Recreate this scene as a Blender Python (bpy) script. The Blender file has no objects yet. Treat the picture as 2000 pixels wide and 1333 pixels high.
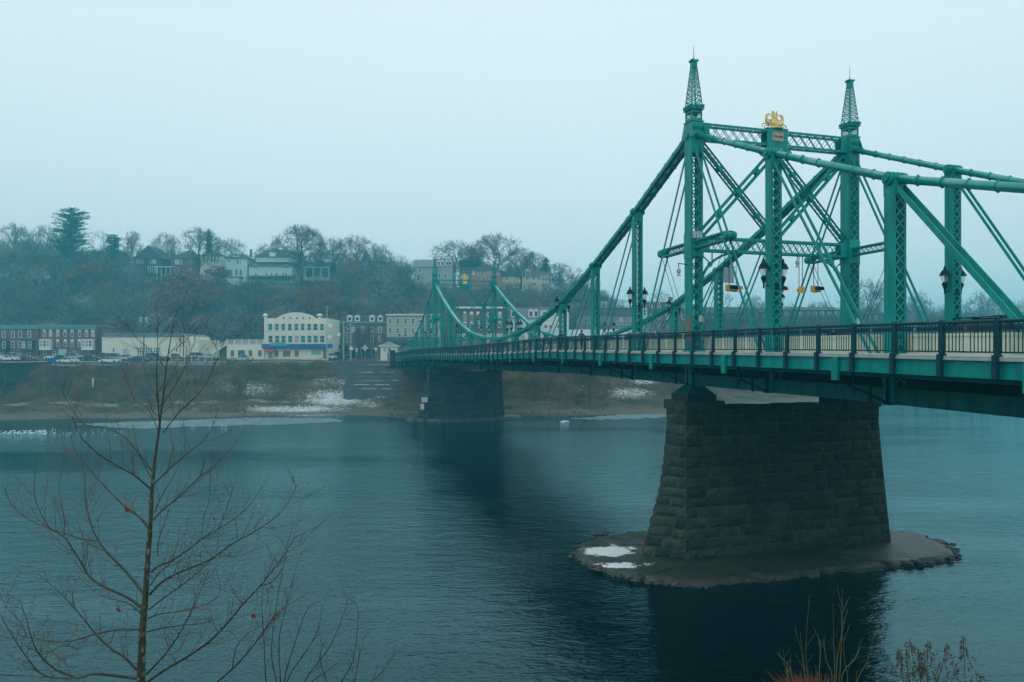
import bpy, math, random
import numpy as np
from mathutils import Vector, Matrix, Quaternion
random.seed(7); rng = np.random.default_rng(7)
R = math.radians
scene = bpy.context.scene
C = scene.collection
# ------------------------------------------------------------------ camera
F = 1385.0; HZ = 694.3; CH = 12.0
cd = bpy.data.cameras.new("camera"); cam = bpy.data.objects.new("camera", cd); C.objects.link(cam)
cam.location = (0, 0, CH); cam.rotation_euler = (R(90), 0, 0)
cd.sensor_width = 36; cd.lens = 36*F/2000; cd.shift_y = (HZ-666.5)/2000
cd.clip_start = 0.2; cd.clip_end = 6000
scene.camera = cam
# ------------------------------------------------------------------ world / sky
SUN_EL, SUN_AZ = R(48), R(200)
w = bpy.data.worlds.new("World"); scene.world = w; w.use_nodes = True
nt = w.node_tree; nt.nodes.clear()
def N(t, typ, **k):
    n = t.nodes.new(typ)
    for a, b in k.items(): setattr(n, a, b)
    return n
out = N(nt, 'ShaderNodeOutputWorld')
sky = N(nt, 'ShaderNodeTexSky', sky_type='NISHITA', sun_disc=False, sun_elevation=SUN_EL, sun_rotation=SUN_AZ)
sky.air_density = 1.5; sky.dust_density = 4.0
bg1 = N(nt, 'ShaderNodeBackground'); bg1.inputs[1].default_value = 0.08
nt.links.new(sky.outputs[0], bg1.inputs[0])
tc = N(nt, 'ShaderNodeTexCoord'); sx = N(nt, 'ShaderNodeSeparateXYZ'); nt.links.new(tc.outputs['Generated'], sx.inputs[0])
cr = N(nt, 'ShaderNodeValToRGB'); e = cr.color_ramp.elements
e[0].position = 0.0; e[0].color = (0.60, 0.745, 0.80, 1)
e[1].position = 1.0; e[1].color = (0.76, 0.90, 0.93, 1)
for p_, c_ in ((0.12, (0.64, 0.79, 0.84, 1)), (0.38, (0.73, 0.875, 0.91, 1))):
    q = e.new(p_); q.color = c_
nt.links.new(sx.outputs['Z'], cr.inputs[0])
nz = N(nt, 'ShaderNodeTexNoise'); nz.inputs['Scale'].default_value = 1.6; nz.inputs['Detail'].default_value = 3
nt.links.new(tc.outputs['Generated'], nz.inputs['Vector'])
mr = N(nt, 'ShaderNodeMapRange'); mr.inputs[3].default_value = 1.12; mr.inputs[4].default_value = 1.21
nt.links.new(nz.outputs[0], mr.inputs[0])
bg2 = N(nt, 'ShaderNodeBackground'); nt.links.new(cr.outputs[0], bg2.inputs[0]); nt.links.new(mr.outputs[0], bg2.inputs[1])
mx = N(nt, 'ShaderNodeMixShader'); mx.inputs[0].default_value = .9
nt.links.new(bg1.outputs[0], mx.inputs[1]); nt.links.new(bg2.outputs[0], mx.inputs[2]); nt.links.new(mx.outputs[0], out.inputs[0])
# ------------------------------------------------------------------ sun (overcast)
sd = bpy.data.lights.new("sun", 'SUN'); sd.energy = 0.5; sd.angle = R(30); sd.color = (1.0, .97, .92)
sun = bpy.data.objects.new("sun", sd); C.objects.link(sun)
sun.rotation_euler = (R(90)-SUN_EL, 0, R(180)-SUN_AZ)
# ------------------------------------------------------------------ exposure
vs = scene.view_settings; vs.view_transform = 'Standard'; vs.look = 'None'; vs.exposure = 0.0; vs.gamma = 1
scene.cycles.volume_bounces = 1; scene.cycles.max_bounces = 6; scene.cycles.use_denoising = True
scene.cycles.transparent_max_bounces = 8; scene.cycles.caustics_reflective = False; scene.cycles.caustics_refractive = False

# ================================================================== helpers
def W(px, py, Y): return Vector(((px-1000)/F*Y, Y, CH+(HZ-py)/F*Y))
class MB:
    def __init__(s): s.v = []; s.f = []; s.m = []; s.t = []
    def quad(s, pts, mi=0, tint=0.5):
        b = len(s.v); s.v += [tuple(p) for p in pts]; s.f.append(tuple(range(b, b+len(pts)))); s.m.append(mi); s.t.append(tint)
    def obox(s, c, ax, ay, az, mi=0, tint=.5):
        c = Vector(c); ax = Vector(ax); ay = Vector(ay); az = Vector(az); b = len(s.v)
        for i in (-1, 1):
            for j in (-1, 1):
                for k in (-1, 1): s.v.append(tuple(c+ax*i+ay*j+az*k))
        for f in ((0,1,3,2),(4,6,7,5),(0,4,5,1),(2,3,7,6),(0,2,6,4),(1,5,7,3)):
            s.f.append(tuple(b+i for i in f)); s.m.append(mi); s.t.append(tint)
    def box(s, x0, x1, y0, y1, z0, z1, mi=0, tint=.5):
        s.obox(((x0+x1)/2, (y0+y1)/2, (z0+z1)/2), ((x1-x0)/2, 0, 0), (0, (y1-y0)/2, 0), (0, 0, (z1-z0)/2), mi, tint)
    def bar(s, p, q, wd, hg, up=(0, 0, 1), mi=0):
        p = Vector(p); q = Vector(q); d = q-p; L = d.length
        if L < 1e-6: return
        d /= L; up = Vector(up); sd_ = d.cross(up)
        if sd_.length < 1e-4: sd_ = d.cross(Vector((1, 0, 0)))
        sd_.normalize(); u = sd_.cross(d)
        s.obox((p+q)/2, d*L/2, sd_*wd/2, u*hg/2, mi)
    def tube(s, p, q, r0, r1=None, n=6, mi=0, cap=True):
        p = Vector(p); q = Vector(q); r1 = r0 if r1 is None else r1; d = q-p
        if d.length < 1e-6: return
        d.normalize(); a = d.orthogonal().normalized(); b_ = d.cross(a); b = len(s.v)
        for (c, r) in ((p, r0), (q, r1)):
            for i in range(n):
                th = 2*math.pi*i/n; s.v.append(tuple(c+a*(r*math.cos(th))+b_*(r*math.sin(th))))
        for i in range(n):
            j = (i+1) % n; s.f.append((b+i, b+j, b+n+j, b+n+i)); s.m.append(mi); s.t.append(.5)
        if cap:
            s.f.append(tuple(b+i for i in reversed(range(n)))); s.f.append(tuple(b+n+i for i in range(n))); s.m += [mi]*2; s.t += [.5]*2
    def lathe(s, c, prof, n=12, mi=0, axis='z'):
        c = Vector(c); b = len(s.v)
        for (r, z) in prof:
            for i in range(n):
                th = 2*math.pi*i/n; x, y = r*math.cos(th), r*math.sin(th)
                s.v.append(tuple(c+(Vector((x, y, z)) if axis == 'z' else Vector((z, x, y)) if axis == 'x' else Vector((x, z, y)))))
        for k in range(len(prof)-1):
            for i in range(n):
                j = (i+1) % n; s.f.append((b+k*n+i, b+k*n+j, b+k*n+n+j, b+k*n+n+i)); s.m.append(mi); s.t.append(.5)
        s.f.append(tuple(b+i for i in reversed(range(n)))); s.f.append(tuple(b+(len(prof)-1)*n+i for i in range(n))); s.m += [mi]*2; s.t += [.5]*2
    def prism(s, pts, off, mi=0):      # pts closed polygon, extruded by off
        b = len(s.v); n = len(pts); off = Vector(off)
        s.v += [tuple(Vector(p)) for p in pts]+[tuple(Vector(p)+off) for p in pts]
        s.f.append(tuple(b+i for i in range(n))); s.f.append(tuple(b+n+i for i in reversed(range(n))))
        for i in range(n):
            j = (i+1) % n; s.f.append((b+i, b+n+i, b+n+j, b+j))
        s.m += [mi]*(n+2); s.t += [.5]*(n+2)
    def mesh(s, name, mats, smooth=False, tint=False):
        me = bpy.data.meshes.new(name); me.from_pydata(s.v, [], s.f)
        for m_ in (mats if isinstance(mats, (list, tuple)) else [mats]): me.materials.append(m_)
        if any(s.m): me.polygons.foreach_set('material_index', s.m)
        if tint:
            at = me.attributes.new('tint', 'FLOAT', 'FACE'); at.data.foreach_set('value', s.t)
        if smooth: me.polygons.foreach_set('use_smooth', [True]*len(me.polygons))
        me.update(); return me
def obj(name, mb, mats, parent=None, loc=None, rotz=0, smooth=False, tint=False):
    me = mb if isinstance(mb, bpy.types.Mesh) else mb.mesh(name, mats, smooth, tint)
    o = bpy.data.objects.new(name, me); C.objects.link(o)
    if parent: o.parent = parent
    if loc is not None: o.location = loc
    if rotz: o.rotation_euler = (0, 0, rotz)
    return o
def tag(o, label=None, cat=None, group=None, kind=None):
    if label: o['label'] = label
    if cat: o['category'] = cat
    if group: o['group'] = group
    if kind: o['kind'] = kind
    return o
def thing(name, label, cat, loc=(0, 0, 0), rotz=0, group=None):
    o = bpy.data.objects.new(name, None); C.objects.link(o); o.location = loc; o.rotation_euler = (0, 0, rotz)
    o.empty_display_size = .3
    return tag(o, label, cat, group)
def dup(root, loc, rotz=None, label=None, group=None, scale=None):
    r = root.copy(); C.objects.link(r); r.location = loc
    if rotz is not None: r.rotation_euler = (0, 0, rotz)
    if scale: r.scale = scale
    if label: r['label'] = label
    if group: r['group'] = group
    for ch in list(root.children):
        c = ch.copy(); C.objects.link(c); c.parent = r
        for g in list(ch.children):
            d = g.copy(); C.objects.link(d); d.parent = c
    return r
# ------------------------------------------------------------------ materials
MATS = {}
def mat(name, col, rough=.7, col2=None, scale=3.0, bump=0.0, bscale=None, metal=0, spec=.5, tint=False, detail=5, emis=None, es=1, streak=False):
    if name in MATS: return MATS[name]
    m = bpy.data.materials.new(name); m.use_nodes = True; t = m.node_tree; b = t.nodes['Principled BSDF']
    b.inputs['Roughness'].default_value = rough; b.inputs['Metallic'].default_value = metal
    b.inputs['Specular IOR Level'].default_value = spec
    c2 = col2 if col2 else tuple(x*.78 for x in col)
    tcn = N(t, 'ShaderNodeTexCoord'); mp = N(t, 'ShaderNodeMapping'); t.links.new(tcn.outputs['Object'], mp.inputs[0])
    if streak: mp.inputs['Scale'].default_value = (1, 1, .12)
    n = N(t, 'ShaderNodeTexNoise'); n.inputs['Scale'].default_value = scale; n.inputs['Detail'].default_value = detail; n.inputs['Roughness'].default_value = .65
    t.links.new(mp.outputs[0], n.inputs['Vector'])
    rp = N(t, 'ShaderNodeValToRGB'); rp.color_ramp.elements[0].position = .34; rp.color_ramp.elements[1].position = .66
    rp.color_ramp.elements[0].color = (*c2, 1); rp.color_ramp.elements[1].color = (*col, 1)
    t.links.new(n.outputs[0], rp.inputs[0]); src = rp.outputs[0]
    if tint:
        at = N(t, 'ShaderNodeAttribute', attribute_name='tint'); hs = N(t, 'ShaderNodeHueSaturation')
        m1 = N(t, 'ShaderNodeMapRange'); m1.inputs[3].default_value = .30; m1.inputs[4].default_value = 1.9; m3 = N(t, 'ShaderNodeMath', operation='MULTIPLY'); m3.inputs[1].default_value = 7.3; t.links.new(at.outputs['Fac'], m3.inputs[0]); m4 = N(t, 'ShaderNodeMath', operation='FRACT'); t.links.new(m3.outputs[0], m4.inputs[0]); m2 = N(t, 'ShaderNodeMapRange'); m2.inputs[3].default_value = .40; m2.inputs[4].default_value = .53; t.links.new(m4.outputs[0], m2.inputs[0]); t.links.new(m2.outputs[0], hs.inputs['Hue']); hs.inputs['Saturation'].default_value = 1.25
        t.links.new(at.outputs['Fac'], m1.inputs[0]); t.links.new(m1.outputs[0], hs.inputs['Value']); t.links.new(src, hs.inputs['Color']); src = hs.outputs[0]
    t.links.new(src, b.inputs['Base Color'])
    if bump:
        n2 = N(t, 'ShaderNodeTexNoise'); n2.inputs['Scale'].default_value = bscale or scale*4; n2.inputs['Detail'].default_value = 6
        t.links.new(tcn.outputs['Object'], n2.inputs['Vector'])
        bp = N(t, 'ShaderNodeBump'); bp.inputs['Strength'].default_value = bump; bp.inputs['Distance'].default_value = .05
        t.links.new(n2.outputs[0], bp.inputs['Height']); t.links.new(bp.outputs[0], b.inputs['Normal'])
    if emis:
        b.inputs['Emission Color'].default_value = (*emis, 1); b.inputs['Emission Strength'].default_value = es
    MATS[name] = m; return m
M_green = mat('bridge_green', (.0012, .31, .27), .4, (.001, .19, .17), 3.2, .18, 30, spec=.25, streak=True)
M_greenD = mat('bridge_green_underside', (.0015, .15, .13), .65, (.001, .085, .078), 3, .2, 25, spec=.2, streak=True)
M_chord = mat('wet_chord_paint', (.002, .32, .28), .18, (.001, .24, .21), 2.2, .08, 30, spec=.9, streak=True)
M_rail = mat('railing_paint', (.004, .055, .075), .5, (.003, .035, .05), 5, spec=.2)
M_under = mat('shade_dark_deck_steel', (.001, .05, .048), .8, (.001, .025, .027), 2.5, .2, 20, spec=.08)  # near-black copy of the green; shade below the deck put into the colour
M_black = mat('black_iron', (.003, .022, .032), .6, None, 6, spec=.12)
M_slab = mat('sidewalk_concrete', (.44, .47, .44), .75, (.33, .36, .34), 2.5, .2)
M_barrier = mat('barrier_concrete', (.68, .68, .54), .7, (.52, .53, .43), 1.5, .15, streak=True)
M_asph = mat('asphalt', (.06, .06, .06), .55, (.045, .045, .048), 1.2, .3, 30)
M_stone = mat('pier_stone', (.036, .042, .030), .9, (.008, .018, .017), 1.7, .9, 9, tint=True)
M_mortar = mat('stone_joint', (.16, .17, .15), .95, (.02, .025, .022), .7)
M_glassL = mat('lantern_glass', (.75, .8, .8), .15, None, 3)
M_gold = mat('gold_leaf', (.90, .66, .28), .4, (.62, .40, .12), 9, .2, metal=.6)
M_tan = mat('plaque_metal', (.42, .34, .24), .5, (.33, .27, .2), 8)
M_ink = mat('plaque_lettering', (.04, .05, .04), .6)
M_signal = mat('signal_yellow', (.75, .36, .05), .5, (.6, .28, .04), 6)
M_red = mat('red_signal_lens', (.9, .05, .02), .4, emis=(1, .06, .02), es=2.2)
M_grn = mat('dim_signal_lens', (.01, .12, .10), .3)
M_rust = mat('rust_panel', (.32, .15, .06), .8, (.2, .1, .05), 6)
M_boxg = mat('grey_enamel', (.45, .5, .5), .5)
M_snow = mat('snow', (.85, .87, .88), .8, (.6, .64, .66), 4)
M_white = mat('white_paint', (.78, .78, .74), .55, (.68, .69, .66), 3)

# ================================================================== bridge geometry
BX, BY, BA, BW, BD = 10.925, 42.64, .27882, 11.305, 2.845
PL = 7.62
def BP(v, t, z=0): return Vector((BX+v*math.cos(BA)-t*math.sin(BA), BY+v*math.sin(BA)+t*math.cos(BA), z))
_t = np.array([-60, -38, -22.7, -14, -5, 3, 10, 18, 24, 33, 45, 55, 75, 92, 104, 117, 131, 140]); _z = np.array([-.6, -.3, -.06, .09, .17, .24, .33, .42, .38, .26, .17, .13, .125, .10, -.02, -.27, -.55, -.75])+CH
_tt = np.linspace(-60, 140, 801); _zz = np.interp(_tt, _t, _z); _zz = np.convolve(np.pad(_zz, 12, 'edge'), np.ones(25)/25, 'valid')
def dz(t): return float(np.interp(t, _tt, _zz))
NODE = {0: 13.31, 1: 10.08, 2: 7.21, 3: 4.78, 4: 3.2, 5: 2.3, 6: 1.95}
SNODE = {0: 13.31, 1: 10.05, 2: 6.96, 3: 4.7, 4: 3.2, 5: 2.0}
def nodez(k):
    if k < 0: return SNODE[-k]+CH
    if k <= 12: return NODE[min(k, 12-k)]+CH
    return SNODE[k-12]+CH
bridge = thing('suspension_style_truss_bridge', 'long teal green steel truss bridge with spired towers crossing the river', 'bridge', (BX, BY, 0), BA)
bridge.name = 'truss_bridge'
T0, T1 = -5*PL, 17*PL
def lace(mb, x0, x1, y, z0, z1, pitch, axis, wd=.055, th=.014):
    # double lacing between two edges; axis 'x': face spans x at constant y; 'y': spans y at constant x
    n = max(1, round((z1-z0)/pitch)); dzz = (z1-z0)/n
    up = (0, 1, 0) if axis == 'x' else (1, 0, 0)
    for i in range(n):
        za, zb = z0+i*dzz, z0+(i+1)*dzz
        for (a, b, o) in ((x0, x1, 0), (x1, x0, th*1.3)):
            if axis == 'x': mb.bar((a, y+o, za), (b, y+o, zb), wd, th, up)
            else: mb.bar((y+o, a, za), (y+o, b, zb), wd, th, up)
def rivets(mb, pts, r=.02):
    for p in pts: mb.obox(p, (r, 0, 0), (0, r, 0), (0, 0, r))
def column(mb, v, t, z0, z1, wv, wt, pitch, plates=()):
    # two channels (webs normal to v), laced on the t faces
    th = .03
    for s in (-1, 1):
        x = v+s*(wv/2-th/2)
        mb.box(x-th/2, x+th/2, t-wt/2, t+wt/2, z0, z1)
        for q in (-1, 1):
            xi = v+s*(wv/2-.05); y = t+q*(wt/2-.012)
            mb.box(xi-.05 if s > 0 else xi-.05+.001, xi+.05, y-.012, y+.012, z0, z1)
        n = int((z1-z0)/.3)
        rivets(mb, [(v+s*(wv/2+.006), t+q*(wt/2-.06), z0+.15+i*.3) for i in range(n) for q in (-1, 1)], .018)
    for q in (-1, 1):
        lace(mb, v-wv/2+.06, v+wv/2-.06, t+q*(wt/2+.012), z0+.3, z1-.5, pitch, 'x', .07)
        for (pa, pb) in list(plates)+[(z1-.55, z1), (z0, z0+.3)]:
            mb.box(v-wv/2+.002, v+wv/2-.002, t+q*(wt/2+.020)-.008, t+q*(wt/2+.020)+.008, pa, pb)
# --- deck
def strip(name, v0, v1, zo0, zo1, m, n=89, t0=T0, t1=T1):
    mb = MB(); ts = np.linspace(t0, t1, n+1)
    for i in range(n):
        a, b = ts[i], ts[i+1]; za, zb = dz(a), dz(b)
        P = [(v0, a, za+zo0), (v1, a, za+zo0), (v1, b, zb+zo0), (v0, b, zb+zo0)]; Q = [(p[0], p[1], p[2]+zo1-zo0) for p in P]
        mb.quad(Q); mb.quad(P[::-1]); mb.quad([P[0], P[3], Q[3], Q[0]]); mb.quad([P[2], P[1], Q[1], Q[2]])
        if i == 0: mb.quad([P[1], P[0], Q[0], Q[1]])
        if i == n-1: mb.quad([P[3], P[2], Q[2], Q[3]])
    return obj(name, mb, m, bridge)
for s in (0, 1):
    f = (lambda v: v) if s == 0 else (lambda v: BW-v)
    a, b = sorted((f(-BD), f(.45))); strip('sidewalk', a, b, -.13, 0, M_slab)
    a, b = sorted((f(.50), f(.80))); strip('concrete_parapet', a, b, -.25, .66, M_barrier)
    a, b = sorted((f(.465), f(.835))); strip('parapet_coping', a, b, .663, .78, M_barrier)
    a, b = sorted((f(-BD+.10), f(-BD+.13))); strip('fascia_girder', a, b, -.62, -.135, M_green)
    a, b = sorted((f(-BD+.02), f(-BD+.22))); strip('fascia_flange', a, b, -.66, -.625, M_green)
    for vv in (-.2, .2):
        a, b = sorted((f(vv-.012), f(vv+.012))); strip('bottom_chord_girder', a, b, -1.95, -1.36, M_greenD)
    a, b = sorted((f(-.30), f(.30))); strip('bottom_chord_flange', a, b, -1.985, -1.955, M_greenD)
    for vv in (-1.9, -1.0):
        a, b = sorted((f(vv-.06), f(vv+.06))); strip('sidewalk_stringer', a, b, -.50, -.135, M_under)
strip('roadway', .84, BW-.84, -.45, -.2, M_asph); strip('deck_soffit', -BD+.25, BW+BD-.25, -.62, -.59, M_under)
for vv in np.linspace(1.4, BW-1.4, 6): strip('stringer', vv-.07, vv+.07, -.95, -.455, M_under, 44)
mb = MB(); r = 0
for s, k in [(s, k) for k in range(-5, 18) for s in (0,)]:
    t = k*PL; z = dz(t)
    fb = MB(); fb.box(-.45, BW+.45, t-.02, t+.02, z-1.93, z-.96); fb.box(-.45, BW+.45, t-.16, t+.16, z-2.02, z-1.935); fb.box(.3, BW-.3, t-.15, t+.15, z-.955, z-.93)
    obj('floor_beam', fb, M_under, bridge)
    for sg in (0, 1):
        f = (lambda v: v) if sg == 0 else (lambda v: BW-v)
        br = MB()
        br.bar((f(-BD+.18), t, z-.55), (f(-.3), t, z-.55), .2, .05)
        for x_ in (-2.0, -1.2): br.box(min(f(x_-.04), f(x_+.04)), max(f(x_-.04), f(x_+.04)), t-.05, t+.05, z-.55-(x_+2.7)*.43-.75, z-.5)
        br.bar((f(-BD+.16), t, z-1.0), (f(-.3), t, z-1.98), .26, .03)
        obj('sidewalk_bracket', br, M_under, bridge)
        tb = MB(); a, b = sorted((f(-BD+.0), f(-BD+.09))); tb.box(a, b, t-.16, t+.16, z-1.02, z-.135)
        a, b = sorted((f(-BD-.03), f(-BD-.003))); tb.box(a, b, t-.16, t+.16, z-1.02, z-.20)
        obj('stiffener_plate', tb, M_green, bridge)
pipe = MB()
for i in range(60): pipe.tube((-1.5, T0+i*2.9, dz(T0+i*2.9)-.78), (-1.5, T0+(i+1)*2.9, dz(T0+(i+1)*2.9)-.78), .1, n=8, cap=False)
obj('utility_pipe', pipe, M_green, bridge)
# --- near railing: posts are sub-parts
def railing(v, sgn, detail):
    root = None; PS = 1.905; mb = MB(); posts = MB()
    ts = [T0+PS/2+i*PS for i in range(int((T1-T0)/PS))]
    n = 176; tt = np.linspace(T0, T1, n+1)
    for i in range(n):
        a, b = tt[i], tt[i+1]
        mb.tube((v, a, dz(a)+1.05), (v, b, dz(b)+1.05), .055, n=8, cap=False)
        for (zo, h_) in ((.13, .05), (.80, .035), (.93, .03)): mb.bar((v, a, dz(a)+zo), (v, b, dz(b)+zo), .045, h_)
    st = .127
    for i in range(int((T1-T0)/st)):
        t = T0+st/2+i*st; z = dz(t)
        if i % 15 in (0,): continue
        mb.box(v-.011, v+.011, t-.011, t+.011, z+.13, z+.99)
        if detail and t < 45:     # small rings between the two top rails
            mb.lathe((v, t+st/2, z+.862), [(.052, -.008), (.052, .008)], 8, axis='x')
            for _ in range(0): pass
    root = obj('railing', mb, M_rail, bridge)
    pm = MB()
    pm.box(-.06, .06, -.075, .075, 0, 1.03); pm.box(-.085, .085, -.10, .10, -.02, .05); pm.box(-.05, .05, -.08, .08, 1.0, 1.12)
    pm.box(-.07+(-.085 if sgn < 0 else .085), .07+(-.085 if sgn < 0 else .085), -.075, .075, -.64, .04)
    pme = pm.mesh('railing_post', M_rail)
    if detail:
        for t in ts[:92]:
            o = obj('railing_post', pme, None, root, (v, t, dz(t)))
    else:
        for t in ts:
            for f_ in (0,):
                posts.box(v-.06, v+.06, t-.075, t+.075, dz(t)-.6, dz(t)+1.05)
        o = obj('railing_post', posts, M_rail, root); o['kind'] = 'stuff'
railing(-BD+.03, -1, True); railing(BW+BD-.03, 1, False)
# --- trusses
def pin(mb, v, t, z, r=.27):
    mb.lathe((v, t, z), [(r*.55, -.52), (r*.55, -.42), (r, -.40), (r, -.34), (r*.8, -.33), (r*.8, -.24), (r, -.23), (r, -.17), (r*.8, -.16), (r*.8, -.02), (r, 0), (r, .06), (r*.8, .07), (r*.8, .2), (r, .21), (r, .3), (r*.8, .31), (r, .4), (r*.55, .42), (r*.55, .52)], 12, axis='x')
for side, v0 in ((0, 0.0), (1, BW)):
    for k in range(-4, 17):
        if k in (0, 12): continue
        t = k*PL; z1 = nodez(k); z0 = dz(t)-1.95
        mb = MB(); column(mb, v0, t, z0, z1-.12, .60, .50, .46)
        pin(mb, v0, t, z1); obj('vertical_post', mb, M_green, bridge)
    # chords
    for k in range(-5, 17):
        ta, tb_ = k*PL, (k+1)*PL; za, zb = nodez(k), nodez(k+1)
        if k == -5: za = dz(ta)+.9
        if k == 16: zb = dz(tb_)+.9
        if k in (0,): pass
        mb = MB()
        main = 0 <= k < 12
        if not main:
            mb.tube((v0, ta, za), (v0, tb_, zb), .165, n=20, mi=1)
            n = 7
            for i in range(1, n):
                f_ = i/n; p = Vector((v0, ta, za)).lerp(Vector((v0, tb_, zb)), f_); d = (Vector((v0, tb_, zb))-Vector((v0, ta, za))).normalized()
                mb.tube(p-d*.03, p+d*.03, .181, n=16); mb.box(p.x-.03, p.x+.03, p.y-.04, p.y+.04, p.z+.16, p.z+.215); mb.box(p.x-.03, p.x+.03, p.y-.04, p.y+.04, p.z-.215, p.z-.16)
        else:
            for x_ in (-.33, -.11, .11, .33): mb.bar((v0+x_, ta, za), (v0+x_, tb_, zb), .055, .26)
            if k >= 6: mb.bar((v0, ta, za+.15), (v0, tb_, zb+.15), .40, .03, mi=1)  # thin glossy strip added to give the far half its bright highlight
            if k in (0, 1, 10, 11):
                for x_ in (-.22, .22): mb.bar((v0+x_, ta, za-.02), (v0+x_, tb_, zb-.02), .05, .2)
            for i in range(1, 8):
                p = Vector((v0, ta, za)).lerp(Vector((v0, tb_, zb)), i/8); d = (Vector((v0, tb_, zb))-Vector((v0, ta, za))).normalized()
                mb.bar(p-d*.06, p+d*.06, .76, .31)
        co_ = obj('top_chord', mb, [M_green, M_chord], bridge)
        if not main:
            for p_ in co_.data.polygons:
                if p_.material_index == 1 and len(p_.vertices) == 4: p_.use_smooth = True
    # diagonals
    for k in range(-4, 17):
        # slopes from the top of the node nearer the tower down to the bottom of the next one
        pass
    def diag(ka, kb, wide=False):
        ta, tb_ = ka*PL, kb*PL; za = nodez(ka)-.1; zb = dz(tb_)-1.6
        mb = MB()
        for x_ in ((-.2, .2) if not wide else (-.2, .2)):
            mb.bar((v0+x_, ta, za), (v0+x_, tb_, zb), .05, .13 if not wide else .2)
        obj('diagonal_bar', mb, M_green, bridge)
    for (a, b) in ((0, 1), (1, 2), (2, 3), (3, 4), (4, 5), (12, 11), (11, 10), (10, 9), (9, 8), (8, 7)): diag(a, b)
    for (a, b) in ((0, -1), (-1, -2), (12, 13), (13, 14)): diag(a, b)
    for (a, b) in ((-2, -3), (-3, -4), (14, 15), (15, 16)): diag(a, b, True)
    # towers
    for kt in (0, 12):
        t = kt*PL; z0 = dz(t)-2.0; z1 = CH+13.95
        mb = MB(); column(mb, v0, t, z0, z1, .78, .80, .62, plates=[(CH+5.9, CH+7.4), (z1-1.9, z1-.3)])
        mb.box(v0-.44, v0+.44, t-.46, t+.46, z1, z1+.06)
        tower = obj('tower_leg', mb, M_green, bridge)
        # spire
        sp = MB(); zb = z1+.06
        for (sx_, sy_) in ((-1, -1), (-1, 1), (1, -1), (1, 1)):
            sp.box(v0+sx_*.33-.035, v0+sx_*.33+.035, t+sy_*.33-.035, t+sy_*.33+.035, zb, zb+.68)
        for q in (-1, 1):
            for (aa, bb) in ((zb, zb+.16), (zb+.50, zb+.68)):
                sp.box(v0-.29, v0+.29, t+q*.34-.012, t+q*.34+.012, aa, bb); sp.box(v0+q*.34-.012, v0+q*.34+.012, t-.29, t+.29, aa, bb)
            lace(sp, v0-.29, v0+.29, t+q*.335, zb+.16, zb+.50, .17, 'x', .03); lace(sp, t-.29, t+.29, v0+q*.335, zb+.16, zb+.50, .17, 'y', .03)
        sp.box(v0-.46, v0+.46, t-.46, t+.46, zb+.681, zb+.73); sp.box(v0-.36, v0+.36, t-.36, t+.36, zb+.731, zb+.95)
        for (sx_, sy_) in ((-1, -1), (-1, 1), (1, -1), (1, 1), (0, -1), (0, 1), (-1, 0), (1, 0)):
            sp.lathe((v0+sx_*.40, t+sy_*.40, zb+.88), [(.03, -.10), (.10, -.05), (.12, 0), (.10, .05), (.03, .10)], 8, axis='x' if sx_ else 'y')
        za, zc = zb+.95, CH+17.62; wa, wc = .36, .105
        for (sx_, sy_) in ((-1, -1), (-1, 1), (1, -1), (1, 1)):
            sp.bar((v0+sx_*wa, t+sy_*wa, za), (v0+sx_*wc, t+sy_*wc, zc), .055, .055)
        n = 12
        for i in range(n):
            f0, f1 = i/n, (i+1)/n; f0 = 1-(1-f0)**1.25; f1 = 1-(1-f1)**1.25
            w0, w1_ = wa+(wc-wa)*f0, wa+(wc-wa)*f1; zz0, zz1 = za+(zc-za)*f0, za+(zc-za)*f1
            for q in (-1, 1):
                for (a, b) in ((-1, 1), (1, -1)):
                    sp.bar((v0+a*w0, t+q*w0, zz0), (v0+b*w1_, t+q*w1_, zz1), .042, .014, (0, 1, 0)); sp.bar((v0+q*w0, t+a*w0, zz0), (v0+q*w1_, t+b*w1_, zz1), .042, .014, (1, 0, 0))
                    sp.bar((v0+a*w0*.0, t+q*w0, zz0), (v0+b*w1_*.9, t+q*w1_, zz1), .022, .012, (0, 1, 0)) if i % 2 == 0 else None
        sp.box(v0-.15, v0+.15, t-.15, t+.15, zc-.35, zc)
        for (sx_, sy_) in ((-1, -1), (-1, 1), (1, -1), (1, 1), (1, 0), (-1, 0)):
            sp.lathe((v0+sx_*.17, t+sy_*.15, zc+.07), [(.02, -.08), (.07, -.04), (.08, 0), (.07, .04), (.02, .08)], 8, axis='x')
        sp.box(v0-.17, v0+.17, t-.17, t+.17, zc, zc+.12)
        spire = obj('spire', sp, M_green, tower)
        fm = MB(); fm.tube((v0, t, zc+.12), (v0, t, CH+18.63), .022, .01, 6); obj('finial', fm, M_black, tower)
        # gussets
        g = MB()
        for s in (-1, 1):
            y = t
            g.prism([(v0+s*.405, t-.75, z1-.95), (v0+s*.405, t+.75, z1-.95), (v0+s*.405, t+.42, z1-.1), (v0+s*.405, t-.42, z1-.1)], (s*.02, 0, 0))
            g.prism([(v0+s*.405, t-.42, CH+5.8), (v0+s*.405, t+.42, CH+5.8), (v0+s*.405, t+.42, CH+7.3), (v0+s*.405, t-.42, CH+7.3)], (s*.018, 0, 0))
        g.box(v0-.46, v0+.46, t-.5, t+.5, dz(t)-.02, dz(t)+.10); pin(g, v0, t, nodez(kt)-.15, .3)
        obj('gusset_plate', g, M_green, bridge)
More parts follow.
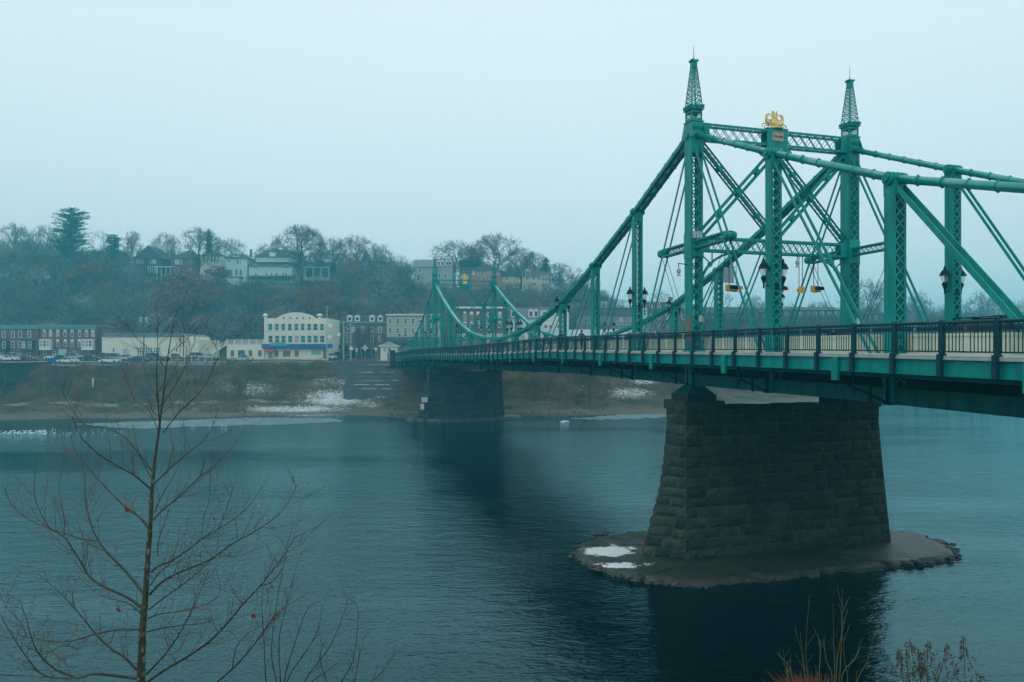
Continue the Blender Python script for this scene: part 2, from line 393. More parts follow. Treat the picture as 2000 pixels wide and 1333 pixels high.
        # outrigger struts at half panels, with rods
        for s in (-1, 1):
            to = t+s*PL/2; zo = CH+6.6
            mb = MB()
            for x_ in (-.22, .22):
                for z_ in (-.2, .2): mb.bar((v0+x_, t+s*.4, zo+z_), (v0+x_, to, zo+z_), .06, .07)
                n = 9
                for i in range(n):
                    a = t+s*(.4+(PL/2-.5)*i/n); b = t+s*(.4+(PL/2-.5)*(i+1)/n)
                    mb.bar((v0+x_, a, zo-.18), (v0+x_, b, zo+.18), .012, .035); mb.bar((v0+x_+.014, a, zo+.18), (v0+x_+.014, b, zo-.18), .012, .035)
            mb.box(v0-.25, v0+.25, min(t+s*.4, to), max(t+s*.4, to), zo+.238, zo+.252); mb.box(v0-.25, v0+.25, min(t+s*.4, to), max(t+s*.4, to), zo-.252, zo-.238)
            mb.lathe((v0, to, zo), [(.12, -.34), (.2, -.33), (.2, -.27), (.24, -.26), (.24, -.14), (.17, -.13), (.17, .13), (.24, .14), (.24, .26), (.2, .27), (.2, .33), (.12, .34)], 12, axis='x'); obj('outrigger_strut', mb, M_green, bridge)
            rd = MB()
            for x_ in (-.16, .16): rd.tube((v0+x_, to, zo), (v0+x_, t+s*.3, dz(t)+.3), .018, n=5)
            obj('tie_rod', rd, M_greenD, bridge)
# portals
def lattice_beam(mb, v0, v1, t, z0, z1, depth, pitch):
    for q in (-1, 1):
        y = t+q*depth/2
        mb.bar((v0, y, z0+.07), (v1, y, z0+.07), .05, .14); mb.bar((v0, y, z1-.07), (v1, y, z1-.07), .05, .14)
        n = round((v1-v0)/pitch)
        for i in range(n):
            a, b = v0+(v1-v0)*i/n, v0+(v1-v0)*(i+1)/n
            mb.bar((a, y, z0+.12), (b, y, z1-.12), .02, .045, (0, 1, 0)); mb.bar((a, y+.02, z1-.12), (b, y+.02, z0+.12), .02, .045, (0, 1, 0))
    n = round((v1-v0)/.3)
    for i in range(n):
        a, b = v0+(v1-v0)*i/n, v0+(v1-v0)*(i+1)/n; s = 1 if i % 2 else -1
        for z in (z0+.02, z1-.02): mb.bar((a, t-s*depth/2*.9, z), (b, t+s*depth/2*.9, z), .04, .012)
    for q in (-1, 1): mb.box(v0-.0, v0+.5, t+q*depth/2-.016+q*.03, t+q*depth/2+.016+q*.03, z0, z1); mb.box(v1-.5, v1, t+q*depth/2-.016+q*.03, t+q*depth/2+.016+q*.03, z0, z1)
def laced_brace(mb, p, q, wd, dp):
    p = Vector(p); q = Vector(q); d = (q-p); L = d.length; d.normalize(); y = Vector((0, 1, 0)); u = d.cross(y).normalized()
    for s in (-1, 1):
        for r_ in (-1, 1):
            o = u*s*wd/2+y*r_*dp/2
            mb.bar(p+o, q+o, .04, .10, y) if False else mb.obox((p+q)/2+o, d*L/2, y*.05, u*.014); mb.obox((p+q)/2+o+y*(-r_*.03), d*L/2, y*.012, u*.062)
        n = round(L/.34)
        for i in range(n):
            a = p+d*L*i/n+u*s*wd/2; b = p+d*L*(i+1)/n+u*s*wd/2; r_ = 1 if i % 2 else -1
            mb.bar(a-y*r_*dp/2, b+y*r_*dp/2, .035, .012, u)
    n = round(L/1.9)
    for i in range(n+1):
        c = p+d*L*i/n
        for r_ in (-1, 1): mb.obox(c+y*r_*dp/2, d*.16, y*.008, u*wd/2)
for kt in (0, 12):
    t = kt*PL; vm = BW/2
    mb = MB(); lattice_beam(mb, .4, BW-.4, t, CH+12.95, CH+13.95, .5, .62)
    mb.box(vm-.75, vm+.75, t-.31, t-.285, CH+12.75, CH+14.0)
    mb.box(vm-.75, vm+.75, t+.285, t+.31, CH+12.75, CH+14.0); mb.box(vm-.78, vm+.78, t-.33, t+.33, CH+14.003, CH+14.05)
    for s in (-1, 1):
        mb.prism([(vm+s*.4, t-.3, CH+12.75), (vm+s*.95, t-.3, CH+12.75), (vm+s*1.25, t-.3, CH+12.3), (vm+s*.8, t-.3, CH+12.1)][::s], (0, .03, 0))
    up_ = obj('upper_portal_beam', mb, M_green, bridge)
    mb = MB(); lattice_beam(mb, .4, BW-.4, t, CH+6.25, CH+7.15, .45, .46); obj('lower_portal_beam', mb, M_green, bridge)
    for (a, b, z_a, z_b) in ((.45, vm, 12.7, 7.25), (vm, .45, 12.7, 7.25), (vm, BW-.45, 12.7, 7.25), (BW-.45, vm, 12.7, 7.25)):
        mb = MB(); laced_brace(mb, (a, t, CH+z_a), (b, t, CH+z_b), .34, .36 if (a < b) else .30); obj('portal_cross_brace', mb, M_green, bridge)
    for s in (0, 1):
        f = (lambda v: v) if s == 0 else (lambda v: BW-v)
        mb = MB(); prev = None
        for i in range(11):
            th = R(90)*i/10; p = Vector((f(.42+2.5*(1-math.cos(th))), t, CH+3.9+2.35*math.sin(th)))
            if prev is not None: mb.bar(prev, p, .16, .13)
            prev = p
        mb.bar((f(1.25), t, CH+6.2), (f(1.25), t, CH+5.5), .05, .06); mb.bar((f(.42), t, CH+6.15), (f(1.1), t, CH+5.6), .05, .06); mb.bar((f(.42), t, CH+5.0), (f(.75), t, CH+5.0), .05, .06)
        mb.lathe((f(1.1), t, CH+5.5), [(.16, -.03), (.16, .03)], 10, axis='y')
        obj('arched_knee_brace', mb, M_green, bridge)
    pq = MB(); pq.box(vm-.42, vm+.42, t-.345, t-.315, CH+13.25, CH+13.82)
    for (x0, x1, z0, z1) in ((-.42, .42, 13.78, 13.82), (-.42, .42, 13.25, 13.29), (-.42, -.385, 13.29, 13.78), (.385, .42, 13.29, 13.78)):
        pq.box(vm+x0, vm+x1, t-.36, t-.3451, CH+z0, CH+z1)
    plq = obj('date_plaque', pq, M_tan if kt == 0 else M_gold, bridge)
    if kt == 0:
        fc = bpy.data.curves.new('plaque_lettering', 'FONT'); fc.body = "1794-1896"; fc.size = .17; fc.align_x = 'CENTER'; fc.align_y = 'CENTER'; fc.extrude = .006; fc.offset = .003
        fc.materials.append(M_ink); ft = bpy.data.objects.new('t', fc); C.objects.link(ft); bpy.context.view_layer.update(); fm_ = bpy.data.meshes.new_from_object(ft.evaluated_get(bpy.context.evaluated_depsgraph_get())); bpy.data.objects.remove(ft); fo = bpy.data.objects.new('plaque_lettering', fm_); C.objects.link(fo); fo.parent = plq
        fo.location = (vm, t-.354, CH+13.52); fo.rotation_euler = (R(90), 0, 0)
    sp = MB(); sp.box(vm-.35, vm+.35, t-.28, t-.25, CH+6.3, CH+7.5); obj('bronze_panel', sp, M_rust if kt == 0 else M_tan, bridge)
# tower boxes and cable
mb = MB(); mb.box(.08, .34, -.52, -.43, CH+1.98, CH+2.36); bx_ = obj('junction_box', mb, M_boxg, bridge)
mb = MB(); mb.box(BW+.08, BW+.34, -.52, -.43, CH+1.98, CH+2.36); obj('junction_box', mb, M_boxg, bridge)
mb = MB(); mb.box(-.42, -.395, -.36, .1, CH+.8, CH+2.3); obj('rust_stained_panel', mb, M_rust, bridge)
mb = MB()
for i in range(3): mb.box(-.36+i*.2, -.2+i*.2, -.62, -.47, CH+6.95, CH+7.35)
obj('floodlight_bank', mb, M_boxg, bridge)

# --- crest sculptures (gold coat of arms with two rearing horses)
def crest():
    mb = MB()
    mb.lathe((0, 0, 0), [(.42, 0), (.42, .05), (.30, .10), (.16, .16)], 14)
    mb.prism([(-.2, -.05, .15), (.2, -.05, .15), (.24, -.05, .5), (.12, -.05, .62), (-.12, -.05, .62), (-.24, -.05, .5)], (0, .10, 0))
    mb.lathe((0, -.07, .36), [(.14, -.03), (.17, 0), (.14, .03)], 12, axis='y')
    for s in (-1, 1):   # horses
        body = [(s*.30, 0, .22, .09), (s*.40, 0, .34, .11), (s*.48, 0, .50, .085), (s*.46, 0, .62, .06), (s*.42, 0, .74, .05), (s*.34, 0, .78, .035), (s*.29, 0, .74, .03)]
        for a, b in zip(body, body[1:]): mb.tube(a[:3], b[:3], a[3], b[3], 8)
        for (a, b) in (((.46, .48), (.28, .50)), ((.28, .50), (.22, .42)), ((.48, .44), (.34, .42)), ((.30, .20), (.44, .08)), ((.44, .08), (.38, -.0)), ((.28, .24), (.58, .16)), ((.58, .16), (.60, .0)), ((.52, .30), (.70, .26)), ((.70, .26), (.74, .06))):
            mb.tube((s*a[0], 0, a[1]), (s*b[0], .02, b[1]), .035, .02, 6)
        for z in (.60, .66, .72): mb.tube((s*.50, 0, z), (s*.56, 0, z-.04), .03, .01, 5)
    mb.tube((0, 0, .60), (0, 0, .72), .09, .07, 8)   # eagle
    mb.tube((0, 0, .70), (-.02, 0, .88), .09, .04, 8); mb.tube((-.02, 0, .88), (-.09, 0, .93), .045, .03, 7); mb.tube((-.09, 0, .93), (-.14, 0, .90), .02, .008, 5)
    for s in (-1, 1):
        mb.prism([(s*.05, -.02, .72), (s*.13, -.02, .98), (s*.19, -.02, .80), (s*.22, -.02, .68), (s*.08, -.02, .62)][::s], (0, .05, 0))
    return mb
cm = crest().mesh('crest_sculpture', M_gold)
for kt, lb in ((0, 'gold heraldic sculpture with rearing horses on the near portal beam'), (12, 'distant gold sculpture on top of the far portal of the bridge')):
    o = obj('crest_sculpture', cm, None, None, BP(BW/2, kt*PL, CH+14.055), BA); o.scale = (1.2, 1.2, 1.22)
    tag(o, lb, 'sculpture', 'gold crests on the bridge portals')
# --- lantern pairs on the posts
def lantern(name='twin_lantern'):
    root = thing(name, 'x', 'lamp')
    arm = MB(); arm.box(-.34, .34, -.04, .04, -.03, .03); arm.box(-.08, .08, -.33, -.30, -.20, .12)
    arm.bar((-.60, 0, 0), (.60, 0, 0), .035, .035)
    obj('arm', arm, M_black, root)
    for s in (-1, 1):
        l = MB(); x = s*.56
        l.lathe((x, 0, 0), [(.02, -.14), (.05, -.10), (.035, 0), (.05, .12), (.13, .34), (.15, .40), (.11, .46), (.09, .50)], 10)
        cap_ = MB(); cap_.lathe((x, 0, 0), [(.27, .86), (.26, .90), (.16, 1.10), (.09, 1.16), (.055, 1.24), (.065, 1.28), (.015, 1.38)], 12)
        for a in range(4): cap_.bar((x+.10*math.cos(a*1.57+.78), .10*math.sin(a*1.57+.78), .48), (x+.22*math.cos(a*1.57+.78), .22*math.sin(a*1.57+.78), .88), .012, .012)
        h = obj('lantern_body', l, M_black, root); obj('lantern_cap', cap_, M_black, h)
        g = MB(); g.lathe((x, 0, 0), [(.085, .50), (.14, .64), (.19, .80), (.20, .855)], 12); obj('lantern_glass', g, M_lglass, h)
    return root
def glassmat():
    m = bpy.data.materials.new('clear_glass'); m.use_nodes = True; t = m.node_tree; t.nodes.clear()
    o_ = N(t, 'ShaderNodeOutputMaterial'); a = N(t, 'ShaderNodeBsdfTransparent'); b = N(t, 'ShaderNodeBsdfGlossy'); b.inputs['Roughness'].default_value = .08
    d = N(t, 'ShaderNodeBsdfDiffuse'); d.inputs[0].default_value = (.8, .85, .85, 1)
    x = N(t, 'ShaderNodeMixShader'); x.inputs[0].default_value = .14; y = N(t, 'ShaderNodeMixShader'); y.inputs[0].default_value = .15
    t.links.new(a.outputs[0], x.inputs[1]); t.links.new(b.outputs[0], x.inputs[2]); t.links.new(x.outputs[0], y.inputs[1]); t.links.new(d.outputs[0], y.inputs[2]); t.links.new(y.outputs[0], o_.inputs[0]); return m
M_lglass = glassmat()
lan = lantern(); first = True
ORD = {-1: 'first', 1: 'second', 3: 'third', 5: 'fourth'}
lamp_specs = [(0, -1, 'black twin lantern on the near post right of the near left tower'), (0, 1, 'black twin lantern on the tall post left of the near tower'),
  (0, 3, 'black twin lantern on the short post where the near top chord starts to rise'), (1, -1, 'black twin lantern on the far truss post at the right edge of the bridge view'),
  (1, 1, 'black twin lantern glimpsed behind the near lantern post, low between the towers'), (1, 3, 'black twin lantern on the low far truss post left of the near tower'),
  (0, 5, 'small black twin lantern on the low middle post of the near truss'), (1, 5, 'small black twin lantern on the low middle post of the far truss'),
  (0, 9, 'distant twin lantern on the near truss just before the far tower'), (1, 9, 'distant twin lantern on the far truss just before the far right tower'),
  (0, 13, 'distant twin lantern just behind the far left tower')]
for side, k, lb in lamp_specs:
    zz = max(dz(k*PL)+3.2, 0); p = BP(BW*side, k*PL, CH+3.47)
    zz = CH+3.45
    if k in (5, 7): zz = nodez(k)+.3
    if k == 3: zz = nodez(3)-.75
    p.z = zz
    if first: lan.location = p; lan.rotation_euler = (0, 0, BA); lan['label'] = lb; lan['group'] = 'twin lanterns on the bridge posts'; first = False
    else: dup(lan, p, BA, lb, 'twin lanterns on the bridge posts')
# post-top twin lamp standing on the bridge end
def lamp_standard(p, h, lb):
    root = thing('lamp_standard', lb, 'lamp', p, BA, 'lamp standards on the far approach')
    m1 = MB(); m1.lathe((0, 0, 0), [(.16, 0), (.14, .4), (.07, .5), (.05, h)], 8); m1.bar((-.75, 0, h), (.75, 0, h), .06, .06); obj('pole', m1, M_black, root)
    for s in (-1, 1):
        l = MB(); x = s*.7; l.lathe((x, 0, h), [(.04, 0), (.05, .2), (.16, .5), (.1, .6)], 8); l.lathe((x, 0, h), [(.3, 1.05), (.18, 1.35), (.03, 1.6)], 8); hh = obj('lantern_body', l, M_black, root)
        g = MB(); g.lathe((x, 0, h), [(.1, .6), (.22, 1.04)], 8); obj('lantern_glass', g, M_lglass, hh)
for (px, py0, py1, Y, lb) in ((1002, 690, 632, 88, 'black twin-headed lamp standard beside the lowest point of the far top chord'), (948, 692, 640, 120, 'black twin-headed lamp standard left of the far right tower'), (786, 690, 655, 168, 'black twin-headed lamp standard at the far end of the railing')):
    a = W(px, py0, Y); b = W(px, py1, Y); lamp_standard(a, b.z-a.z-1.2, lb)
# --- small hanging cage lamps
for (v, t, z, lb, armlen) in ((-.95, .1, CH+4.9, 'small white glass lamp on a bracket left of the near left tower', .5), (7.1, -.3, CH+5.65, 'small white glass lamp hanging under the lower portal beam', 0)):
    root = thing('bracket_lamp', lb, 'lamp', BP(v, t, z), BA, 'small white lamps')
    m1 = MB(); m1.lathe((0, 0, 0), [(.05, .30), (.12, .24), (.13, .10), (.07, .0), (.08, -.04), (.14, -.12), (.13, -.14)], 10); obj('lamp_globe', m1, M_boxg, root)
    m1 = MB(); m1.tube((0, 0, .30), (0, 0, .62), .025); 
    if armlen: m1.bar((-.05, 0, .60), (.56, 0, .56), .05, .05)
    obj('bracket', m1, M_black, root)
# --- traffic signals hanging from the lower portal beam
def signal(p, lens, sect, rot, hang, lb, board=False):
    root = thing('traffic_signal', lb, 'traffic light', p, rot, 'traffic signals hung from the portal')
    b = MB(); L = .30*sect; b.box(-L/2, L/2, -.12, .12, -.17, .17); b.box(-L/2-.03, L/2+.03, .10, .13, -.2, .2); bo = obj('signal_housing', b, M_signal, root)
    for i in range(sect):
        x = -L/2+.15+i*.30; hd = MB(); n = 10
        for j in range(n):
            a0 = R(-30+240*j/n); a1 = R(-30+240*(j+1)/n)
            for (y0, y1) in ((-.12, -.36),):
                hd.quad([(x+.125*math.cos(a0), y0, .125*math.sin(a0)), (x+.125*math.cos(a1), y0, .125*math.sin(a1)), (x+.125*math.cos(a1), y1+.02*j*0, .125*math.sin(a1)), (x+.125*math.cos(a0), y1, .125*math.sin(a0))])
                hd.quad([(x+.135*math.cos(a0), y0, .135*math.sin(a0)), (x+.135*math.cos(a0), y1, .135*math.sin(a0)), (x+.135*math.cos(a1), y1, .135*math.sin(a1)), (x+.135*math.cos(a1), y0, .135*math.sin(a1))])
        obj('visor', hd, M_black if not (lens == i) else M_signal, root)
        ln = MB(); ln.lathe((x, -.125, 0), [(.11, -.02), (.115, 0)], 14, axis='y'); obj('lens', ln, M_red if lens == i else M_grn, root)
    hg = MB()
    for s in (-1, 1): hg.tube((s*L*.35, 0, .17), (s*L*.35, 0, hang), .02)
    obj('hanger_rod', hg, M_black, root)
    return root
signal(BP(2.35, -.5, CH+4.05), 3, 4, BA+R(28), 2.3, 'yellow traffic signal showing red below a grey panel near the left tower')
signal(BP(5.8, -.4, CH+4.1), 2, 3, BA+R(40), 2.2, 'traffic signal showing red beside the middle post and lanterns')
signal(BP(8.3, -.5, CH+4.15), -1, 3, BA+R(28), 2.2, 'yellow traffic signal with unlit dark lenses near the right tower')
signal(BP(7.5, -.1, CH+4.1), -1, 1, BA+R(160), 2.2, 'small yellow signal turned away, left of the unlit signal')
bd = thing('lane_sign', 'grey rectangular lane sign panel hanging above the left red signal', 'sign', BP(2.05, -.55, CH+4.35), BA+R(12))
mb = MB(); mb.box(-.40, .40, -.03, .03, 0, .95); obj('sign_panel', mb, mat('sign_grey', (.30, .40, .44), .5, (.26, .35, .40), 3), bd)
mb = MB(); mb.box(-.48, .48, -.045, .045, .951, 1.0); mb.tube((-.36, 0, 1.0), (-.36, 0, 1.95), .015); mb.tube((.36, 0, 1.0), (.36, 0, 1.95), .015); obj('hanger', mb, M_black, bd)

# ================================================================== piers
def stone_face(mb, sec, course, dense, rough):
    """sec(z) -> list of plan points (v,t); blocks laid on every side between consecutive sections"""
    pass
def pier(name, label, t0, seed, dense=True):
    rs = random.Random(seed)
    root = thing(name, label, 'bridge pier', BP(0, t0, 0), BA, 'stone river piers')
    Zb, Zt = .25, CH-3.1          # bottom/top of the battered wall
    def sec(z):
        f = max(0.0, (Zt-z)/(Zt-Zb)); g = f**1.15
        b = 1.12+.66*g; vl = -1.15-.42*g; va = vl-(2.0*max(0, (f-.03))**1.25); vr = BW+1.15+.42*g
        return [(vl, -b), (vr, -b), (vr, b), (vl, b), (va, 0)]
    courses = []; z = Zb
    while z < Zt-.2:
        h = rs.uniform(.52, .66); h = min(h, Zt-z) if Zt-(z+h) > .25 else Zt-z; courses.append((z, z+h)); z += h
    bl = MB()
    for ci, (za, zb) in enumerate(courses):
        A, B = sec(za), sec(zb)
        ctr = Vector((BW/2, 0, 0))
        for i in range(5):
            j = (i+1) % 5
            a0, a1 = Vector((*A[i], za)), Vector((*A[j], za)); b0, b1 = Vector((*B[i], zb)), Vector((*B[j], zb))
            L = (a1-a0).length; nrm = (a1-a0).cross(b0-a0).normalized()
            cuts = [0.]; 
            while cuts[-1] < L-.7:
                cuts.append(min(cuts[-1]+rs.uniform(.7, 1.7), L))
            if L-cuts[-1] > 1e-3:
                if len(cuts) > 1 and L-cuts[-1] < .5: cuts[-1] = L
                else: cuts.append(L)
            end = i != 0 and i != 2
            for c0, c1 in zip(cuts, cuts[1:]):
                u0, u1 = c0/L, c1/L; tn = rs.random(); nx, nz_ = (4, 3)
                pr = rs.uniform(.025, .07) + (.05 if end or c0 < 1.6 or c1 > L-1.6 else 0)*rs.random()
                G = []
                for q in range(nz_+1):
                    row = []
                    for p_ in range(nx+1):
                        uu = u0+(u1-u0)*p_/nx; ww = q/nz_
                        P = a0.lerp(a1, uu).lerp(b0.lerp(b1, uu), ww)
                        edge = p_ in (0, nx) or q in (0, nz_)
                        P = P+nrm*((-.005 if edge else pr+rs.uniform(-.02, .035)))
                        if edge:   # pull in for the joint
                            cu = (u0+u1)/2; Pc = a0.lerp(a1, cu).lerp(b0.lerp(b1, cu), .5); P = P+(Pc-P).normalized()*.02
                        row.append(P)
                    G.append(row)
                for q in range(nz_):
                    for p_ in range(nx): bl.quad([G[q][p_], G[q][p_+1], G[q+1][p_+1], G[q+1][p_]], 0, tn*.8+rs.random()*.12)
    core = MB()
    for (za, zb) in courses:
        A, B = sec(za), sec(zb); 
        def ins(P): 
            return [(p[0]+(.02 if p[0] < 5 else -.02), p[1]*.985) for p in P]
        A, B = ins(A), ins(B)
        for i in range(5):
            j = (i+1) % 5; core.quad([(*A[i], za), (*A[j], za), (*B[j], zb), (*B[i], zb)])
    Tt = sec(Zt); core.quad([(*p, Zt-.01) for p in Tt])
    # coping of the low wall between the pedestals
    x = 1.3
    while x < BW-1.3:
        l = rs.uniform(.7, 1.3); e_ = min(x+l, BW-1.3); h = rs.uniform(-.02, .05); bl.box(x+.01, e_-.01, -1.16, 1.16, Zt-.02, Zt+h+.02, 0, rs.random()); x = e_
    obj('masonry', bl, M_stone, root, tint=True); obj('mortar_core', core, M_mortar, root)
    for s in (0, 1):
        c = 0 if s == 0 else BW
        p = MB()
        for (r_, za, zb, tn) in ((1.16, Zt+.0, Zt+.03, .4), (1.18, Zt-.78, Zt-.16, .6), (1.30, Zt-.15, Zt+.40, .7), (.96, Zt+.41, Zt+.78, .6)):
            # split every course into blocks
            for (x0, x1) in ((-r_, -r_*.1), (-r_*.1+.015, r_)):
                p.box(c+x0, c+x1, -r_, r_, za, zb, 0, tn*.6+rs.random()*.3)
        obj('pedestal', p, M_stone, root, tint=True)
        q = MB(); z0, z1 = Zt+.785, dz(t0)-2.02
        q.box(c-.86, c+.86, -.86, .86, z0, z0+.05)
        A = [(c+sx_*.80, sy_*.80, z0+.05) for sx_, sy_ in ((-1, -1), (1, -1), (1, 1), (-1, 1))]; B = [(c+sx_*.34, sy_*.42, z1) for sx_, sy_ in ((-1, -1), (1, -1), (1, 1), (-1, 1))]
        for i in range(4): j = (i+1) % 4; q.quad([A[i], A[j], B[j], B[i]])
        q.quad(B)
        for i in range(4):
            j = (i+1) % 4
            for f_ in (0, .33, .67, 1): q.bar(Vector(A[i]).lerp(Vector(A[j]), f_), Vector(B[i]).lerp(Vector(B[j]), f_), .04, .10)
        q.box(c-.4, c+.4, -.45, .45, z1-.001, z1+.03)
        obj('bearing_shoe', q, M_greenD, root)
    return root
pier('bridge_pier', 'dark battered stone pier standing on a flat island in the near river', 0, 3)
pier('bridge_pier', 'smaller hazy stone pier under the far towers by the opposite bank', 12*PL, 4)
# sign boards on the far pier
sg = thing('notice_board', 'two small white notice boards on the left end of the far pier', 'sign', BP(-2.6, 12*PL-1.2, 2.4), BA)
mb = MB(); mb.box(-.1, 1.0, -.62, -.56, 1.1, 2.0); obj('board', mb, M_white, sg); mb = MB(); mb.box(-.32, .32, -.72, -.66, -.2, .85); obj('board', mb, M_white, sg)
mb = MB(); mb.box(.4, .46, -.56, .2, .9, 1.9); mb.box(-.02, .03, -.66, .3, -.1, .7); obj('support', mb, M_black, sg)

# ================================================================== terrain
_sx = np.array([-900, -200, -95, -50, 0, 20, 35, 50, 75, 100, 150, 400, 1400]); _sy = np.array([118, 120, 131, 140, 141, 142, 148, 157, 172, 196, 260, 600, 900])
def shore(X): return np.interp(X, _sx, _sy)+1.2*np.sin(X*.13)+.7*np.sin(X*.37+1)
_rp = np.array([-4000, 0, 250, 500, 700, 850, 1000, 1100, 1180, 1260, 1350, 2000, 6000]); _ry = np.array([540, 541, 548, 553, 556, 562, 560, 568, 600, 640, 660, 655, 640])
def sstep(x): x = np.clip(x, 0, 1); return x*x*(3-2*x)
def ground(X, Y):
    X = np.asarray(X, float); Y = np.asarray(Y, float); d = Y-shore(X)
    bank = np.interp(d, [-60, -12, -4, 0, 3, 8, 12, 16, 22, 27, 30, 45, 60, 1500], [-2.0, -1.6, -.7, 0, .55, 1.5, 2.1, 2.6, 6.6, 9.1, 9.6, 10.4, 11.3, 13])
    px = 1000+F*X/np.maximum(Y, 50); Rz = CH+(HZ-np.interp(px, _rp, _ry))/F*300
    hill = (Rz-11.4)*sstep((Y-np.maximum(214, shore(X)+66))/90.)+np.clip(Y-320, 0, 500)*.01
    near = np.interp(Y, [-80, 0, 3, 8, 12.5, 18, 22, 27, 60], [11, 10.6, 10.0, 7.9, 5.5, 2.2, 0, -1.6, -2.0])
    bump = .25*np.sin(X*.9+Y*.7)*np.sin(X*.31-Y*.53)+.12*np.sin(X*2.1)*np.sin(Y*1.9+X)
    z = np.where(Y < 60, near, bank+hill)
    land = (np.abs(z) > .0) & (z > 0.1)
    for fq, am in ((.21, .32), (.47, .22), (.9, .17), (1.7, .12), (3.1, .07)):
        bump = bump+am*np.sin(X*fq*1.0+Y*fq*.6+3*np.sin(Y*fq*.37))*np.sin(Y*fq*1.3-X*fq*.45+2*np.sin(X*fq*.41))
    flat = ((d > 29) & (d < 66)) | (Y < 60)
    z = z+np.where(land & ~flat, bump*np.clip(z/2.5, 0, 1), 0)
    # reservoir for the stepped wall
    return z
def g1(X, Y): return float(ground(X, Y))
xs = np.unique(np.concatenate([np.linspace(-1200, -260, 26), np.linspace(-260, -110, 60), np.linspace(-110, 75, 300), np.linspace(75, 260, 70), np.linspace(260, 1200, 26)]))
ys = np.unique(np.concatenate([np.linspace(-60, 0, 10), np.linspace(0, 30, 40), np.linspace(30, 118, 14), np.linspace(118, 215, 160), np.linspace(215, 345, 65), np.linspace(345, 820, 24)]))
GX, GY = np.meshgrid(xs, ys); GZ = ground(GX, GY)
nx, ny = len(xs), len(ys)
me = bpy.data.meshes.new('ground'); V = np.stack([GX.ravel(), GY.ravel(), GZ.ravel()], 1)
i0 = (np.arange(ny-1)[:, None]*nx+np.arange(nx-1)[None]).ravel(); FC = np.stack([i0, i0+1, i0+nx+1, i0+nx], 1)
me.from_pydata(V.tolist(), [], FC.tolist()); me.polygons.foreach_set('use_smooth', [True]*len(me.polygons))
PX = 1000+F*GX/np.maximum(GY, 5); PY = HZ-(GZ-CH)/np.maximum(GY, 5)*F
def blob(cx, cy, rx, ry): return np.clip(1.25-np.sqrt(((PX-cx)/rx)**2+((PY-cy)/ry)**2), 0, 1)
snowm = np.zeros_like(PX)
for (cx, cy, rx, ry, k_) in ((650, 778, 130, 30, .62), (570, 799, 210, 13, .60), (690, 752, 44, 20, .58), (745, 768, 38, 18, .62), (1230, 768, 90, 20, .58), (1150, 760, 70, 22, .45), (1085, 770, 60, 16, .45), (620, 812, 120, 6, .5), (40, 790, 40, 4, .6), (200, 770, 250, 35, .34), (480, 760, 140, 34, .50), (1260, 745, 60, 12, .6), (1100, 790, 140, 14, .35), (640, 745, 100, 25, .45), (720, 790, 60, 16, .5)):
    snowm = np.maximum(snowm, blob(cx, cy, rx, ry)*k_)
snowm = np.where(GY > 205, .30, snowm); snowm = np.where(GY < 60, .05, snowm)
at = me.attributes.new('snow', 'FLOAT', 'POINT'); at.data.foreach_set('value', snowm.ravel().astype(np.float32))
sh_ = np.clip(1-np.abs(GY-shore(GX)-2)/6, 0, 1); at = me.attributes.new('beach', 'FLOAT', 'POINT'); at.data.foreach_set('value', np.where(GY > 60, sh_, 0).ravel().astype(np.float32))
m = bpy.data.materials.new('bank_soil'); m.use_nodes = True; t = m.node_tree; b = t.nodes['Principled BSDF']; b.inputs['Roughness'].default_value = .95
tcn = N(t, 'ShaderNodeTexCoord'); mp = N(t, 'ShaderNodeMapping'); mp.inputs['Scale'].default_value = (.35, 1, 1); t.links.new(tcn.outputs['Object'], mp.inputs[0])
n1 = N(t, 'ShaderNodeTexNoise'); n1.inputs['Scale'].default_value = .35; n1.inputs['Detail'].default_value = 9; n1.inputs['Roughness'].default_value = .7; t.links.new(mp.outputs[0], n1.inputs['Vector'])
rp = N(t, 'ShaderNodeValToRGB'); el = rp.color_ramp.elements; el[0].position = .33; el[0].color = (.022, .022, .016, 1); el[1].position = .70; el[1].color = (.24, .14, .075, 1)
q = el.new(.48); q.color = (.075, .052, .03, 1); q = el.new(.58); q.color = (.13, .08, .042, 1); t.links.new(n1.outputs[0], rp.inputs[0])
n2 = N(t, 'ShaderNodeTexNoise'); n2.inputs['Scale'].default_value = 3.2; n2.inputs['Detail'].default_value = 12; n2.inputs['Roughness'].default_value = .85; t.links.new(mp.outputs[0], n2.inputs['Vector'])
a1 = N(t, 'ShaderNodeAttribute', attribute_name='snow'); mm = N(t, 'ShaderNodeMath', operation='MULTIPLY_ADD'); mm.inputs[1].default_value = .46; t.links.new(a1.outputs['Fac'], mm.inputs[0]); t.links.new(n2.outputs[0], mm.inputs[2])
mr = N(t, 'ShaderNodeMapRange'); mr.inputs[1].default_value = .725; mr.inputs[2].default_value = .765; t.links.new(mm.outputs[0], mr.inputs[0])
a2 = N(t, 'ShaderNodeAttribute', attribute_name='beach'); mxb = N(t, 'ShaderNodeMix', data_type='RGBA'); mxb.inputs['B'].default_value = (.16, .135, .10, 1); t.links.new(a2.outputs['Fac'], mxb.inputs['Factor']); t.links.new(rp.outputs[0], mxb.inputs['A'])
mx = N(t, 'ShaderNodeMix', data_type='RGBA'); mx.inputs['B'].default_value = (.8, .83, .85, 1); t.links.new(mr.outputs[0], mx.inputs['Factor']); t.links.new(mxb.outputs['Result'], mx.inputs['A']); t.links.new(mx.outputs['Result'], b.inputs['Base Color'])
bp = N(t, 'ShaderNodeBump'); bp.inputs['Strength'].default_value = 1; bp.inputs['Distance'].default_value = .5; t.links.new(n2.outputs[0], bp.inputs['Height']); t.links.new(bp.outputs[0], b.inputs['Normal'])
